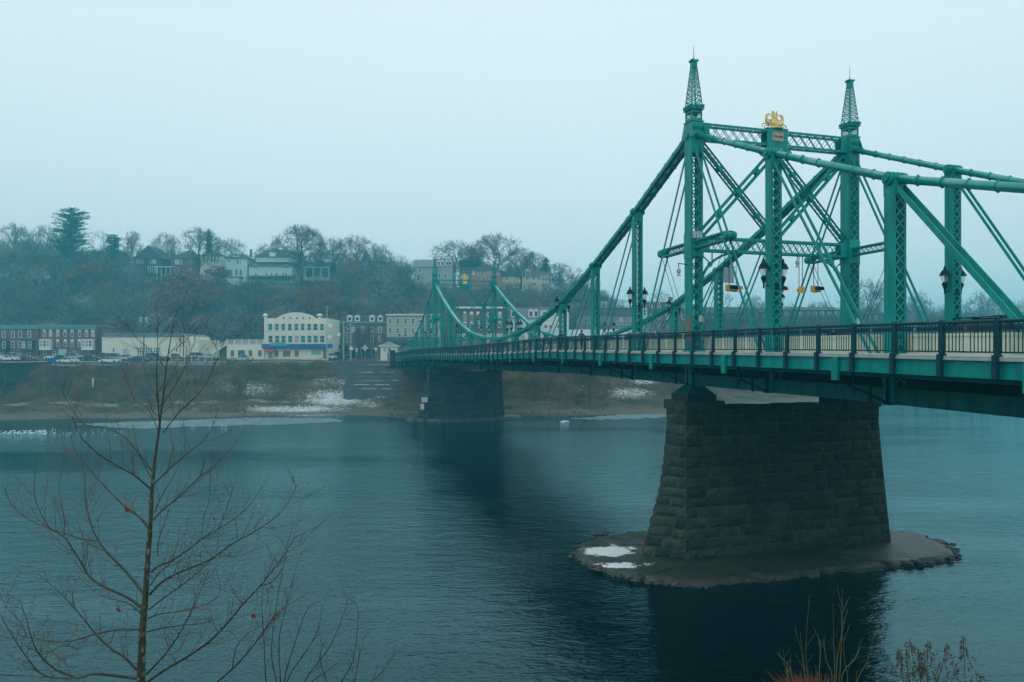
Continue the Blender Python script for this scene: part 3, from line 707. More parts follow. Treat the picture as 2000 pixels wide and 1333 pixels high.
M_soil = m; me.materials.append(m); o = bpy.data.objects.new('ground', me); C.objects.link(o); o['kind'] = 'structure'
# ------------------------------------------------------------------ water
m = bpy.data.materials.new('river_water'); m.use_nodes = True; t = m.node_tree; t.nodes.clear(); wo = N(t, 'ShaderNodeOutputMaterial')
wd_ = N(t, 'ShaderNodeBsdfDiffuse'); wd_.inputs[0].default_value = (.0003, .003, .005, 1); wg = N(t, 'ShaderNodeBsdfGlossy'); wg.inputs[0].default_value = (.55, .95, 1, 1); wg.inputs['Roughness'].default_value = .04
wf = N(t, 'ShaderNodeFresnel'); wf.inputs[0].default_value = 1.62; wm = N(t, 'ShaderNodeMixShader')
t.links.new(wf.outputs[0], wm.inputs[0]); t.links.new(wd_.outputs[0], wm.inputs[1]); t.links.new(wg.outputs[0], wm.inputs[2]); t.links.new(wm.outputs[0], wo.inputs[0])
tcn = N(t, 'ShaderNodeTexCoord'); geo = N(t, 'ShaderNodeNewGeometry')
def wl(scale, sxy, rot, det):
    mp = N(t, 'ShaderNodeMapping'); mp.inputs['Scale'].default_value = (*sxy, 1); mp.inputs['Rotation'].default_value = (0, 0, R(rot)); t.links.new(tcn.outputs['Object'], mp.inputs[0])
    n = N(t, 'ShaderNodeTexNoise'); n.inputs['Scale'].default_value = scale; n.inputs['Detail'].default_value = det; n.inputs['Roughness'].default_value = .55; n.inputs['Distortion'].default_value = .35; t.links.new(mp.outputs[0], n.inputs['Vector']); return n.outputs[0]
A_ = wl(1.0, (.42, 1.0), 9, 5); B_ = wl(4.6, (.5, 1.1), -9, 3); D_ = wl(.30, (.6, 1), 4, 2); E_ = wl(.045, (.35, 1.5), -6, 4)
ad = N(t, 'ShaderNodeMath', operation='MULTIPLY_ADD'); ad.inputs[1].default_value = .42; t.links.new(B_, ad.inputs[0]); t.links.new(A_, ad.inputs[2])
ad2 = N(t, 'ShaderNodeMath', operation='MULTIPLY_ADD'); ad2.inputs[1].default_value = .22; t.links.new(D_, ad2.inputs[0]); t.links.new(ad.outputs[0], ad2.inputs[2])
st_ = N(t, 'ShaderNodeMapRange'); st_.inputs[1].default_value = .35; st_.inputs[2].default_value = .65; st_.inputs[3].default_value = .25; st_.inputs[4].default_value = 1.0; t.links.new(E_, st_.inputs[0])
bp = N(t, 'ShaderNodeBump'); bp.inputs['Distance'].default_value = .14; t.links.new(st_.outputs[0], bp.inputs['Strength']); t.links.new(ad2.outputs[0], bp.inputs['Height'])
for q_ in (wd_, wg, wf): t.links.new(bp.outputs[0], q_.inputs['Normal'])
mb = MB(); mb.quad([(-1200, -10, 0), (1200, -10, 0), (1200, 815, 0), (-1200, 815, 0)]); o = obj('water', mb, m); o['kind'] = 'structure'
# ------------------------------------------------------------------ pier islands
def rim(points, z, name, label, seed, snow=None):
    rs = random.Random(seed); n = len(points)
    pts = []
    for i in range(n):
        a = Vector(points[i]); b_ = Vector(points[(i+1) % n]); L = (b_-a).length; k = max(1, int(L/.35))
        for j in range(k):
            p = a.lerp(b_, j/k); pts.append(p+Vector((rs.uniform(-.22, .22), rs.uniform(-.3, .3), 0)))
    c = sum(pts, Vector((0, 0, 0)))/len(pts); rings = [1.0, .985, .95, .9, .8, .6, .3]
    me_v = []; N_ = len(pts)
    for ri, r_ in enumerate([1.02]+rings):
        for p in pts:
            q = c+(p-c)*r_
            zz = -.3 if ri == 0 else (z*.35+rs.uniform(-.08, .1) if ri == 1 else z*.75+rs.uniform(-.08, .10) if ri == 2 else z+rs.uniform(-.05, .06) if ri == 3 else z+rs.uniform(-.02, .02))
            me_v.append((q.x, q.y, zz))
    fs = []
    for ri in range(len(rings)):
        for i in range(N_):
            j = (i+1) % N_; fs.append((ri*N_+i, ri*N_+j, (ri+1)*N_+j, (ri+1)*N_+i))
    fs.append(tuple(len(rings)*N_+i for i in range(N_)))
    me = bpy.data.meshes.new(name); me.from_pydata(me_v, [], fs)
    if snow:
        at = me.attributes.new('snow', 'FLOAT', 'POINT'); at.data.foreach_set('value', [snow(v_) for v_ in me_v])
    me.materials.append(M_apron); me.polygons.foreach_set('use_smooth', [True]*len(me.polygons))
    o = bpy.data.objects.new(name, me); C.objects.link(o); tag(o, label, 'pier apron', 'concrete aprons round the piers'); return o
m = bpy.data.materials.new('wet_apron'); m.use_nodes = True; t = m.node_tree; b = t.nodes['Principled BSDF']; b.inputs['Roughness'].default_value = .42
tcn = N(t, 'ShaderNodeTexCoord'); n1 = N(t, 'ShaderNodeTexNoise'); n1.inputs['Scale'].default_value = 1.1; n1.inputs['Detail'].default_value = 12; n1.inputs['Roughness'].default_value = .85; t.links.new(tcn.outputs['Object'], n1.inputs['Vector'])
rp = N(t, 'ShaderNodeValToRGB'); el = rp.color_ramp.elements; el[0].position = .35; el[0].color = (.006, .013, .011, 1); el[1].position = .70; el[1].color = (.065, .062, .040, 1); t.links.new(n1.outputs[0], rp.inputs[0])
n3 = N(t, 'ShaderNodeTexNoise'); n3.inputs['Scale'].default_value = 1.1; n3.inputs['Detail'].default_value = 12; n3.inputs['Roughness'].default_value = .8; n3.inputs['Distortion'].default_value = .6; t.links.new(tcn.outputs['Object'], n3.inputs['Vector'])
a1 = N(t, 'ShaderNodeAttribute', attribute_name='snow'); mm = N(t, 'ShaderNodeMath', operation='MULTIPLY_ADD'); mm.inputs[1].default_value = .50; t.links.new(a1.outputs['Fac'], mm.inputs[0]); t.links.new(n3.outputs[0], mm.inputs[2])
mr = N(t, 'ShaderNodeMapRange'); mr.inputs[1].default_value = .76; mr.inputs[2].default_value = .80; t.links.new(mm.outputs[0], mr.inputs[0])
mx = N(t, 'ShaderNodeMix', data_type='RGBA'); mx.inputs['B'].default_value = (.8, .83, .85, 1); t.links.new(mr.outputs[0], mx.inputs['Factor']); t.links.new(rp.outputs[0], mx.inputs['A']); t.links.new(mx.outputs['Result'], b.inputs['Base Color'])
bp = N(t, 'ShaderNodeBump'); bp.inputs['Strength'].default_value = .6; bp.inputs['Distance'].default_value = .12; t.links.new(n1.outputs[0], bp.inputs['Height']); t.links.new(bp.outputs[0], b.inputs['Normal'])
M_apron = m
isl = [(1126, 1078), (1136, 1062), (1165, 1052), (1205, 1043), (1265, 1036), (1380, 1030), (1500, 1024), (1640, 1024), (1700, 1028), (1745, 1034), (1790, 1038), (1818, 1050), (1845, 1057), (1858, 1066), (1868, 1080), (1850, 1089), (1800, 1094), (1740, 1101), (1640, 1109), (1500, 1124), (1400, 1133), (1330, 1136), (1260, 1128), (1200, 1114), (1150, 1098)]
def toz(px, py, z): Y = (CH-z)*F/(py-HZ); return ((px-1000)/F*Y, Y, 0)
IP = [toz(a, b_, .3) for a, b_ in isl]
def snow1(v_):
    Y = v_[1]; px = 1000+F*v_[0]/Y; py = HZ+(CH-v_[2])*F/Y
    s = max(0, 1.25-math.hypot((px-1196)/78, (py-1076)/15)); s2 = max(0, 1.2-math.hypot((px-1212)/78, (py-1104)/9)); return min(1, max(s, s2))
rim(IP, .30, 'pier_apron', 'flat muddy concrete apron round the near pier with a snow patch', 5, snow1)
IP2 = []
for i in range(40):
    a = 2*math.pi*i/40; p = BP(BW/2+(BW/2+5.4)*math.cos(a)*1.0, 12*PL+3.9*math.sin(a)); IP2.append((p.x, p.y, 0))
rim(IP2, .6, 'pier_apron', 'pale oval apron around the foot of the far pier', 6)
# ------------------------------------------------------------------ shore rocks and ice
def rocks(name, pts, seed, m, label, cat):
    rs = random.Random(seed); mb = MB()
    for (x, y, z, r_) in pts:
        b0 = len(mb.v); n = 6; sc = (rs.uniform(.8, 1.5), rs.uniform(.7, 1.2), rs.uniform(.45, .8)); ph = rs.random()*6
        for k_, (zz, rr) in enumerate(((-.6, .8), (0, 1), (.55, .7))):
            for i in range(n):
                a = ph+2*math.pi*i/n; q = r_*rr*rs.uniform(.8, 1.15); mb.v.append((x+q*math.cos(a)*sc[0], y+q*math.sin(a)*sc[1], z+zz*r_*sc[2]+rs.uniform(-.1, .1)*r_))
        mb.v.append((x, y, z+r_*.8*sc[2]))
        for k_ in range(2):
            for i in range(n): j = (i+1) % n; mb.f.append((b0+k_*n+i, b0+k_*n+j, b0+k_*n+n+j, b0+k_*n+n+i)); mb.m.append(0); mb.t.append(.5)
        for i in range(n): mb.f.append((b0+2*n+i, b0+2*n+(i+1) % n, b0+3*n)); mb.m.append(0); mb.t.append(.5)
    o = obj(name, mb, m); o['kind'] = 'stuff'; tag(o, label, cat); return o
M_rock = mat('wet_rock', (.085, .075, .06), .7, (.03, .03, .028), 1.5, .5)
pts = []
for i in range(1500):
    px = random.uniform(760, 1150) if i < 950 else random.uniform(0, 1300); X = (px-1000)/F*140; Y = float(shore(X))+random.gauss(-.5 if i < 950 else 1.5, 1.3 if i < 950 else 1.0); pts.append((X, Y, max(g1(X, Y), -.05), random.uniform(.08, .42) if i < 950 else random.uniform(.05, .2)))
rocks('shoreline_rocks', pts, 3, M_rock, 'dark wet rocks scattered along the far waterline', 'rocks')
pts = []
for i in range(420):
    a = random.choice(range(len(IP))); p = Vector(IP[a]).lerp(Vector(IP[(a+1) % len(IP)]), random.random()); pts.append((p.x+random.gauss(0, .15), p.y+random.gauss(0, .15), random.uniform(-.02, .22), random.uniform(.05, .20)))
for px, py in ((1165, 1046), (1178, 1047)): a = toz(px, py, .1); pts.append((a[0], a[1], .25, .42))
rocks('rim_stones', pts, 4, M_rock, 'small dark stones along the rim of the pier apron', 'stones')
M_ice = mat('river_ice', (.20, .28, .30), .35, (.03, .07, .09), .7, .2, 1.2, detail=8)
def ice(pxs, label, z=.012):
    P = [toz(a, b_, 0) for a, b_ in pxs]; mb = MB(); rs = random.Random(9); ring = []
    for i in range(len(P)):
        a = Vector(P[i]); b_ = Vector(P[(i+1) % len(P)]); k = max(1, int((b_-a).length/.8))
        for j in range(k): p = a.lerp(b_, j/k); ring.append((p.x+rs.uniform(-.3, .3), p.y+rs.uniform(-1.0, 1.0), -.06))
    mb.prism(ring, (0, 0, .06+z)); o = obj('shore_ice', mb, M_ice); tag(o, label, 'ice', 'ice sheets by the bank'); return o
ice([(150, 828), (330, 822), (470, 817), (560, 816), (660, 819), (668, 824), (560, 829), (420, 833), (250, 838)], 'thin grey ice sheet on the water left of the far pier')
ice([(1115, 818), (1190, 812), (1300, 805), (1300, 816), (1220, 819), (1150, 820)], 'thin pale ice sheet on the water between the two piers')
fl = []
for (n_, x0, x1, y0, y1, r0, r1) in ((150, 0, 90, 841, 849, .04, .15), (50, 60, 250, 838, 850, .03, .12), (50, 280, 480, 822, 835, .05, .16), (7, 1096, 1112, 823, 827, .2, .34)):
    for i in range(n_): a = toz(random.uniform(x0, x1), random.uniform(y0, y1), 0); fl.append((a[0], a[1], .02, random.uniform(r0, r1)))
rocks('floating_ice', fl, 8, M_snow, 'bits of white ice floating near the far shore', 'floating ice')
# ------------------------------------------------------------------ road on the far bank
def band(name, d0, d1, x0, x1, zo, m, n=80, nd=1):
    mb = MB(); X = np.linspace(x0, x1, n+1); S = np.interp(X, _sx, _sy)
    for k in range(nd):
        da, db = d0+(d1-d0)*k/nd, d0+(d1-d0)*(k+1)/nd
        for i in range(n):
            mb.quad([(x, y, g1(x, y)+zo) for (x, y) in ((X[i], S[i]+da), (X[i+1], S[i+1]+da), (X[i+1], S[i+1]+db), (X[i], S[i]+db))])
    o = obj(name, mb, m); o['kind'] = 'structure'; return o
_gr = mat('gravel_path', (.24, .19, .13), .95, (.14, .12, .085), 1.0)
band('river_path', 10.5, 13.5, -150, -45, .06, _gr)
band('road', 30, 40.8, -190, -33, .10, M_asph, 60, 9)
band('pavement', 41.6, 43.2, -190, -33, .16, M_slab, 60)
band('kerb', 29.1, 29.9, -190, -33, .22, M_slab, 60)

# ================================================================== buildings
GL = mat('window_glass', (.03, .05, .06), .12, (.05, .08, .09), .6)
GLt = mat('teal_window_glass', (.01, .20, .24), .2, (.01, .12, .16), .4)
GLw = mat('warm_window_glass', (.30, .14, .07), .3, (.12, .09, .07), .8)
M_brick = mat('red_brick', (.20, .085, .06), .9, (.14, .065, .05), .8, .2)
M_brick2 = mat('pink_brick', (.34, .15, .10), .9, (.27, .13, .09), .8)
M_cream = mat('cream_stucco', (.80, .75, .62), .8, (.72, .67, .55), .25)
M_beige = mat('beige_brick', (.42, .40, .32), .85, (.36, .34, .28), .5)
M_greyw = mat('grey_render', (.22, .23, .22), .85, (.18, .19, .19), .4)
M_darkw = mat('dark_timber', (.07, .065, .06), .85, (.05, .05, .05), .6)
M_blueh = mat('pale_blue_siding', (.50, .62, .62), .75, (.44, .56, .57), .5)
M_yell = mat('pale_yellow_siding', (.46, .41, .26), .8, (.40, .36, .24), .5)
M_olive = mat('olive_siding', (.32, .34, .29), .8, (.27, .29, .24), .5)
M_roof = mat('slate_roof', (.055, .06, .065), .7, (.035, .04, .045), .9)
M_roofg = mat('wet_grey_roof', (.16, .18, .19), .5, (.11, .13, .14), .4)
M_corn = mat('cornice_paint', (.16, .30, .30), .6, (.12, .24, .25), 1)
M_blue = mat('blue_awning', (.01, .10, .34), .6, (.01, .08, .28), .8)
M_redp = mat('red_awning', (.60, .06, .04), .6, (.5, .05, .04), 1)
M_concd = mat('dark_concrete', (.11, .115, .11), .85, (.07, .08, .08), .5, .3)
_wc = {}
GLb = mat('window_blind', (.40, .44, .44), .5, (.30, .34, .34), .4); GLs = mat('sky_window_glass', (.10, .15, .17), .1, (.06, .09, .1), .5); _wr = random.Random(3)
def window(parent, x, z, wd, h, y=0, frame=M_white, glass=GL, bars=1, name='window', arch=False):
    if glass is GL: glass = _wr.choice([GL, GL, GL, GLb, GLs])
    key = (round(wd, 2), round(h, 2), frame.name, glass.name, bars, arch)
    if key not in _wc:
        f = MB(); t_ = min(.14, wd*.13)
        for (a, b, c, d) in ((-wd/2-t_, wd/2+t_, -t_*1.3, 0), (-wd/2-t_, wd/2+t_, h, h+t_*1.2), (-wd/2-t_, -wd/2, 0, h), (wd/2, wd/2+t_, 0, h)): f.box(a, b, -.10, .02, c, d)
        if bars:
            f.box(-wd/2, wd/2, -.05, .02, h*.5-.035, h*.5+.035)
        if bars > 1:
            for i in range(1, bars): f.box(-wd/2+wd*i/bars-.035, -wd/2+wd*i/bars+.035, -.049, .02, 0, h)
        if arch: f.lathe((0, -.03, h), [(wd/2+t_, -.06), (wd/2+t_, .04)], 12, axis='y')
        p = MB(); p.quad([(-wd/2, -.02, 0), (wd/2, -.02, 0), (wd/2, -.02, h), (-wd/2, -.02, h)])
        _wc[key] = (f.mesh('window', frame), p.mesh('pane', glass))
    o = obj(name, _wc[key][0], None, parent, (x, y, z)); obj('pane', _wc[key][1], None, o); return o
def bld(name, label, x0, x1, yt, yb, Y, dep, wallm, cat='building', group=None, skew=0):
    """returns root (empty at base centre, facing the river), width, height, scale px->m"""
    A = W(x0, yb, Y); B = W(x1, yt, Y); wd = B.x-A.x; h = B.z-A.z
    root = thing(name, label, cat, ((A.x+B.x)/2, Y, A.z), skew, group)
    mb = MB(); mb.box(-wd/2, wd/2, 0, dep, -4.5, h); obj('wall', mb, wallm, root)
    return root, wd, h, Y/F
def winrow(root, wd, s, x0, x1, pxs, ytop, ybot, yb, wpx, **k):
    for px in pxs: window(root, (px-(x0+x1)/2)*s, (yb-ybot)*s, wpx*s, (ybot-ytop)*s, **k)
def roofpart(root, mb, m=M_roof, name='roof'): return obj(name, mb, m, root)
def gable(mb, x0, x1, y0, y1, z0, z1, ov=.5, axis='x'):
    if axis == 'x':   # ridge along x
        ym = (y0+y1)/2; P = [(x0-ov, y0-ov, z0), (x0-ov, y1+ov, z0), (x0-ov, ym, z1)]
        mb.prism(P, (x1-x0+2*ov, 0, 0))
    else:
        xm = (x0+x1)/2; P = [(x0-ov, y0-ov, z0), (xm, y0-ov, z1), (x1+ov, y0-ov, z0)]; mb.prism(P, (0, y1-y0+2*ov, 0))
def hip(mb, x0, x1, y0, y1, z0, z1, ov=.5, k=.5):
    x0 -= ov; x1 += ov; y0 -= ov; y1 += ov; r = (y1-y0)*k; r = min(r, (x1-x0)*.48)
    A = [(x0, y0, z0), (x1, y0, z0), (x1, y1, z0), (x0, y1, z0)]; ym = (y0+y1)/2; p, q = (x0+r, ym, z1), (x1-r, ym, z1)
    mb.quad([A[0], A[1], q, p]); mb.quad([A[1], A[2], q]); mb.quad([A[2], A[3], p, q]); mb.quad([A[3], A[0], p]); mb.quad(A[::-1])
def chimney(roof, x, y, z, h=1.6, m=M_brick):
    mb = MB(); mb.box(x-.35, x+.35, y-.35, y+.35, z-1.5, z+h); mb.box(x-.45, x+.45, y-.45, y+.45, z+h, z+h+.15); obj('chimney', mb, m, roof)
# --- brick rows on the left
b, wd, h, s = bld('brick_row_house', 'red brick row with two dark bay windows at the far left', -60, 75, 638, 700, 197, 12, M_brick)
mb = MB(); mb.box(-wd/2-.15, wd/2+.15, -.35, 12.1, h-.01, h+.35); mb.box(-wd/2-.1, wd/2+.1, -.25, -.002, h-.7, h-.02); roofpart(b, mb, M_corn, 'cornice')
winrow(b, wd, s, -60, 75, [-42, -25, 7.5, 25.5, 39.5, 57.5], 647, 659, 700, 5.5)
winrow(b, wd, s, -60, 75, [-40, -20, 25, 39.5], 668, 679, 700, 5.5)
winrow(b, wd, s, -60, 75, [5, 24, 56, -30], 689, 700, 700, 6, glass=GL, bars=1)
for px in (7, 57):
    m1 = MB(); X = (px-7.5)*s; m1.box(X-11*s, X+11*s, -1.0, -.003, 14*s, 34*s); m1.prism([(X-13*s, -1.2, 34.01*s), (X+13*s, -1.2, 34.01*s), (X+10*s, -1.2, 35.5*s), (X, -1.2, 37*s), (X-10*s, -1.2, 35.5*s)][::1], (0, 1.19, 0)); bay = obj('bay_window', m1, M_darkw, b)
    for dx in (-6, 6): window(bay, X+dx*s, 20*s, 5*s, 12*s, y=-1.0)
b, wd, h, s = bld('brick_row_house', 'long red brick row with arched white windows and two pale bay windows', 78, 187, 638, 700, 197, 12, M_brick)
mb = MB(); mb.box(-wd/2-.15, wd/2+.15, -.4, 12.1, h-.01, h+.4); mb.box(-wd/2-.1, wd/2+.1, -.28, -.002, h-.85, h-.02)
for i in range(36): mb.box(-wd/2+.1+i*wd/36, -wd/2+.28+i*wd/36, -.4, -.285, h-.6, h-.05)
roofpart(b, mb, M_corn, 'cornice')
winrow(b, wd, s, 78, 187, [87, 99, 113, 127.5, 141, 155.5, 169, 181.5], 646, 657, 700, 4.6, arch=True)
winrow(b, wd, s, 78, 187, [113, 127.5, 141, 155], 665.5, 676.5, 700, 4.6, arch=True)
winrow(b, wd, s, 78, 187, [88, 106, 146, 172], 687, 697, 700, 5)
m1 = MB(); m1.box(-1.1, 1.1, -.06, -.002, 0, 2.5); obj('door', m1, mat('pale_blue_door', (.35, .6, .7), .5), b, ((122-132.5)*s, 0, 0))
for px in (92.5, 174.5):
    m1 = MB(); X = (px-132.5)*s; m1.box(X-11*s, X+11*s, -1.1, -.003, 17*s, 36*s); m1.box(X-11.6*s, X+11.6*s, -1.2, -.001, 36.01*s, 37.2*s); m1.box(X-11.6*s, X+11.6*s, -1.2, -.001, 15.8*s, 16.99*s); bay = obj('bay_window', m1, M_white, b)
    for dx in (-6.5, 0, 6.5): window(bay, X+dx*s, 23*s, 4.2*s, 11*s, y=-1.1)
# gable end wing behind
m1 = MB(); m1.box(wd/2+.002, wd/2+2.6, 1.5, 14, -3, h*.93); obj('side_wing', m1, M_brick, b)
# --- cream garage
b, wd, h, s = bld('cream_garage', 'long low cream garage with glazed roller doors beside the brick row', 199, 362, 657, 701, 193, 16, M_cream)
m1 = MB(); m1.prism([(-wd/2, 0, h+.002), (wd/2, 0, h+.002), (wd/2*.84, 0, h+.8), (-wd/2*.92, 0, h+1.0)], (0, 16, 0)); m1.box(-wd/2-.1, wd/2+.1, -.12, 0-.002, h-.25, h+.05); roofpart(b, m1, M_roofg)
m1 = MB(); m1.box(wd/2-.01, wd/2+3.2, 1.0, 15, -2, h*.86); obj('side_wing', m1, M_cream, b)
for px, w_ in ((275, 14), (291, 14), (306, 12)):
    X = (px-280.5)*s; m1 = MB(); m1.box(X-w_*s/2, X+w_*s/2, -.08, -.002, .1, 19*s); dr = obj('garage_door', m1, M_white, b)
    g = MB()
    for r_ in range(4):
        for c_ in range(3): g.quad([(X-w_*s/2+.12+c_*w_*s/3, -.09, .5+r_*.66), (X-w_*s/2-.12+(c_+1)*w_*s/3, -.09, .5+r_*.66), (X-w_*s/2-.12+(c_+1)*w_*s/3, -.09, 1.0+r_*.66), (X-w_*s/2+.12+c_*w_*s/3, -.09, 1.0+r_*.66)])
    obj('pane', g, GLt, dr)
window(b, (244-280.5)*s, 10*s, 7*s, 9*s, glass=GL, bars=2)
for px in (222, 330, 345): window(b, (px-280.5)*s, 14*s, 3*s, 6*s, glass=GL)
# --- cream landmark with curved gable
x0, x1, yt, yb, Y = 516, 641, 622, 702, 190
b, wd, h, s = bld('cream_riverside_hall', 'three storey cream hall with a curved gable and blue awning band', x0, x1, yt, yb, Y, 14, M_cream)
m1 = MB(); P = []; cx = (x0+x1)/2
for i in range(15):
    a = i/14; px = 540+(617-540)*a; py = 621.9-11.5*math.sin(math.pi*a)**.7; P.append(((px-cx)*s, 0, (yb-py)*s))
P = [((540-cx)*s, 0, h+.003)]+[p for p in P if p[2] > h+.01]+[((617-cx)*s, 0, h+.003)]
m1.prism(P[::-1], (0, .5, 0)); obj('curved_gable', m1, M_cream, b)
m1 = MB(); m1.box(-wd/2+.2, wd/2-.2, .6, 13.8, h+.002, h+1.0); roofpart(b, m1, mat('brown_roof', (.16, .08, .05), .8))
m1 = MB()
for px in (554.5, 567.5, 580, 592.5, 605): X = (px-cx)*s; Z = (yb-621.8)*s+.02; m1.prism([(X-.28, -.06, Z), (X, -.06, Z-.32), (X+.28, -.06, Z), (X, -.06, Z+.32)], (0, .055, 0))
obj('diamond_tile', m1, M_blue, b)
pxs = [528.5, 541.5, 554, 567, 579.5, 592, 604.5, 616.5, 629.5]
for i, px in enumerate(pxs):
    for (a, c_) in ((633, 645.5), (656.5, 669)): window(b, (px-cx)*s, (yb-c_)*s, 8*s, (c_-a)*s, glass=GLt if (i+int(a)) % 4 else GL, frame=M_cream, bars=1)
m1 = MB()
for px in [520.5+12.6*i for i in range(10)]: m1.box((px-cx)*s-.16, (px-cx)*s+.16, -.18, -.002, (yb-655)*s, (yb-630)*s)
m1.box(-wd/2, wd/2, -.1, -.001, (yb-652.5)*s, (yb-648)*s); obj('pilaster', m1, M_cream, b)
m1 = MB(); m1.box(-wd/2-.3, wd/2+1.2, -1.0, -.002, (yb-680)*s, (yb-672.5)*s); obj('awning_band', m1, M_blue, b)
m1 = MB(); P = [(-17*s, -1.05, 0), (17*s, -1.05, 0), (17*s, -1.05, .5), (11*s, -1.05, .95), (-11*s, -1.05, .95), (-17*s, -1.05, .5)]; m1.prism([((546-cx)*s+p[0], p[1], (yb-676)*s+p[2]) for p in P], (0, .04, 0)); obj('shop_sign', m1, mat('teal_sign', (.12, .35, .40), .5), b)
m1 = MB(); m1.prism([((520-cx)*s, -1.8, (yb-684.5)*s), ((537-cx)*s, -1.8, (yb-684.5)*s), ((536-cx)*s, -.1, (yb-680.5)*s), ((522-cx)*s, -.1, (yb-680.5)*s)], (0, .02, -.35)); obj('door_awning', m1, M_redp, b)
for px, w_, g_ in ((528, 8, GL), (540.5, 7, GLw), (560, 15, GLw), (579.5, 8, GLw)): window(b, (px-cx)*s, (yb-697)*s if w_ != 8 or px != 528 else .1, w_*s, 12*s, glass=g_, frame=M_cream if px != 560 else M_white, bars=0)
m1 = MB(); m1.box((608-cx)*s, (628-cx)*s, -.05, -.002, (yb-694)*s, (yb-683)*s); obj('mural', m1, mat('teal_mural', (.15, .42, .42), .7, (.45, .5, .42), .8), b)
m1 = MB(); m1.box((631-cx)*s, (637-cx)*s, -.04, -.002, .1, (yb-683)*s); obj('door', m1, mat('brown_door', (.25, .13, .06), .6), b)
for px, k_ in ((517, 1), (623.5, 1.15)):
    m1 = MB(); X = (px-cx)*s; m1.lathe((X, .6, (yb-622)*s), [(.45, 0), (.45, .5), (.7*k_, .6), (.75*k_, .9), (.5, 1.1), (.3, 1.25)], 12); obj('roof_vent', m1, M_white, b)
# one storey wing
x0, x1 = 443, 515.6; b, wd, h, s = bld('cream_wing', 'single storey cream wing with a white railed roof terrace', x0, x1, 673, 702, 189.6, 13, M_cream); cx = (x0+x1)/2
for px, w_, g_ in ((454, 7, GLw), (471.5, 14, GLt), (489.5, 7, GLw), (507.5, 7, GLw)): window(b, (px-cx)*s, 5.5*s, w_*s, 12*s, glass=g_, frame=M_cream, bars=0)
m1 = MB(); m1.box(-wd/2, wd/2, -.05, .05, h+1.15, h+1.25); m1.box(-wd/2, wd/2, -.04, .04, h+.15, h+.22)
for i in range(61): m1.box(-wd/2+i*wd/61, -wd/2+.06+i*wd/61, -.02, .02, h, h+1.15)
for i in range(6): m1.box(-wd/2-.08+i*wd/5.05, -wd/2+.12+i*wd/5.05, -.1, .1, h, h+1.4)
obj('terrace_railing', m1, M_white, b)
m1 = MB()   # outside stair
a = Vector((-wd/2, .4, h+.1)); c_ = Vector((-wd/2-6.2, .4, .3))
m1.bar(a, c_, .2, .5)
for off in (0, 1.4): m1.bar(a+Vector((0, off, 1.2)), c_+Vector((0, off, 1.2)), .1, .12); m1.bar(a+Vector((0, off, .55)), c_+Vector((0, off, .55)), .06, .06)
for i in range(16): p = a.lerp(c_, i/15); m1.box(p.x-.03, p.x+.03, .37, .43, p.z, p.z+1.2); m1.box(p.x-.25, p.x+.15, .42, 1.8, p.z-.05, p.z+.05)
obj('outside_stair', m1, M_white, b)
# --- mansard row, beige block, red mansard, grey + white block
def generic(name, label, x0, x1, yt, yb, Y, dep, m, rows, mans=None, corn=None, **kw):
    b, wd, h, s = bld(name, label, x0, x1, yt, yb, Y, dep, m); cx = (x0+x1)/2
    if corn: m1 = MB(); m1.box(-wd/2-.2, wd/2+.2, -.4, dep+.1, h-.002, h+.5); roofpart(b, m1, corn, 'cornice')
    if mans:
        y2, mm_, dormers = mans; hh = (yt-y2)*s; m1 = MB(); P = [(-wd/2, -.2, h+(.5 if corn else 0)+.003), (wd/2, -.2, h+(.5 if corn else 0)+.003), (wd/2, dep, h+(.5 if corn else 0)+.003), (-wd/2, dep, h+(.5 if corn else 0)+.003)]; Q = [(p[0]*.985, p[1]+(.9 if p[1] < 1 else -.9), h+hh) for p in P]
        m1.quad(Q); m1.quad(P[::-1])
        for i in range(4): j = (i+1) % 4; m1.quad([P[i], P[j], Q[j], Q[i]])
        m1.box(-wd/2*.99, wd/2*.99, .6, dep-.6, h+hh+.003, h+hh+.25)
        rf = roofpart(b, m1, mm_)
        for px in dormers:
            X = (px-cx)*s; d = MB(); d.box(X-.75, X+.75, -.15, 1.3, h+.6, h+hh*.75); d.prism([(X-.95, -.25, h+hh*.75+.002), (X+.95, -.25, h+hh*.75+.002), (X, -.25, h+hh*.95)], (0, 1.6, 0)); dd = obj('dormer', d, M_white, rf)
            g = MB(); g.quad([(X-.45, -.17, h+.85), (X+.45, -.17, h+.85), (X+.45, -.17, h+hh*.68), (X-.45, -.17, h+hh*.68)]); obj('pane', g, GL, rf)
    for (pxs, a, c_, w_, kk) in rows: winrow(b, wd, s, x0, x1, pxs, a, c_, yb, w_, **kk)
    return b
b = generic('mansard_row', 'grey terrace with a dark mansard roof and white arched dormers, left of the beige block', 666, 754.5, 632, 703, 203, 12, mat('grey_brown_brick', (.17, .15, .12), .9, (.13, .12, .10), .6), [([675, 690, 709, 727, 742], 640, 650, 5, {}), ([675, 690, 727, 742], 657, 668, 5, {}), ([680, 700, 735], 682, 693, 7, {'glass': GLw})], (614.5, M_roof, [683, 698, 727, 743]), M_corn)
m1 = MB(); m1.box(-6, 6.4, -3.4, -.002, 3.0, 3.3)
for i in range(5): m1.box(-5.8+i*2.9, -5.6+i*2.9, -3.3, -3.1, -.5, 3.0)
obj('porch', m1, M_corn, b)
b = generic('beige_block', 'plain beige three storey block behind the left end of the bridge', 755, 860, 617, 703, 202, 14, M_beige, [([762, 777, 792, 807, 826, 842], 623, 632.5, 5, {}), ([762, 777, 792, 807, 826, 842], 641.5, 651, 5, {}), ([765, 790, 815], 664, 676, 9, {'glass': GL})], None, mat('pale_cornice', (.62, .62, .55), .6))
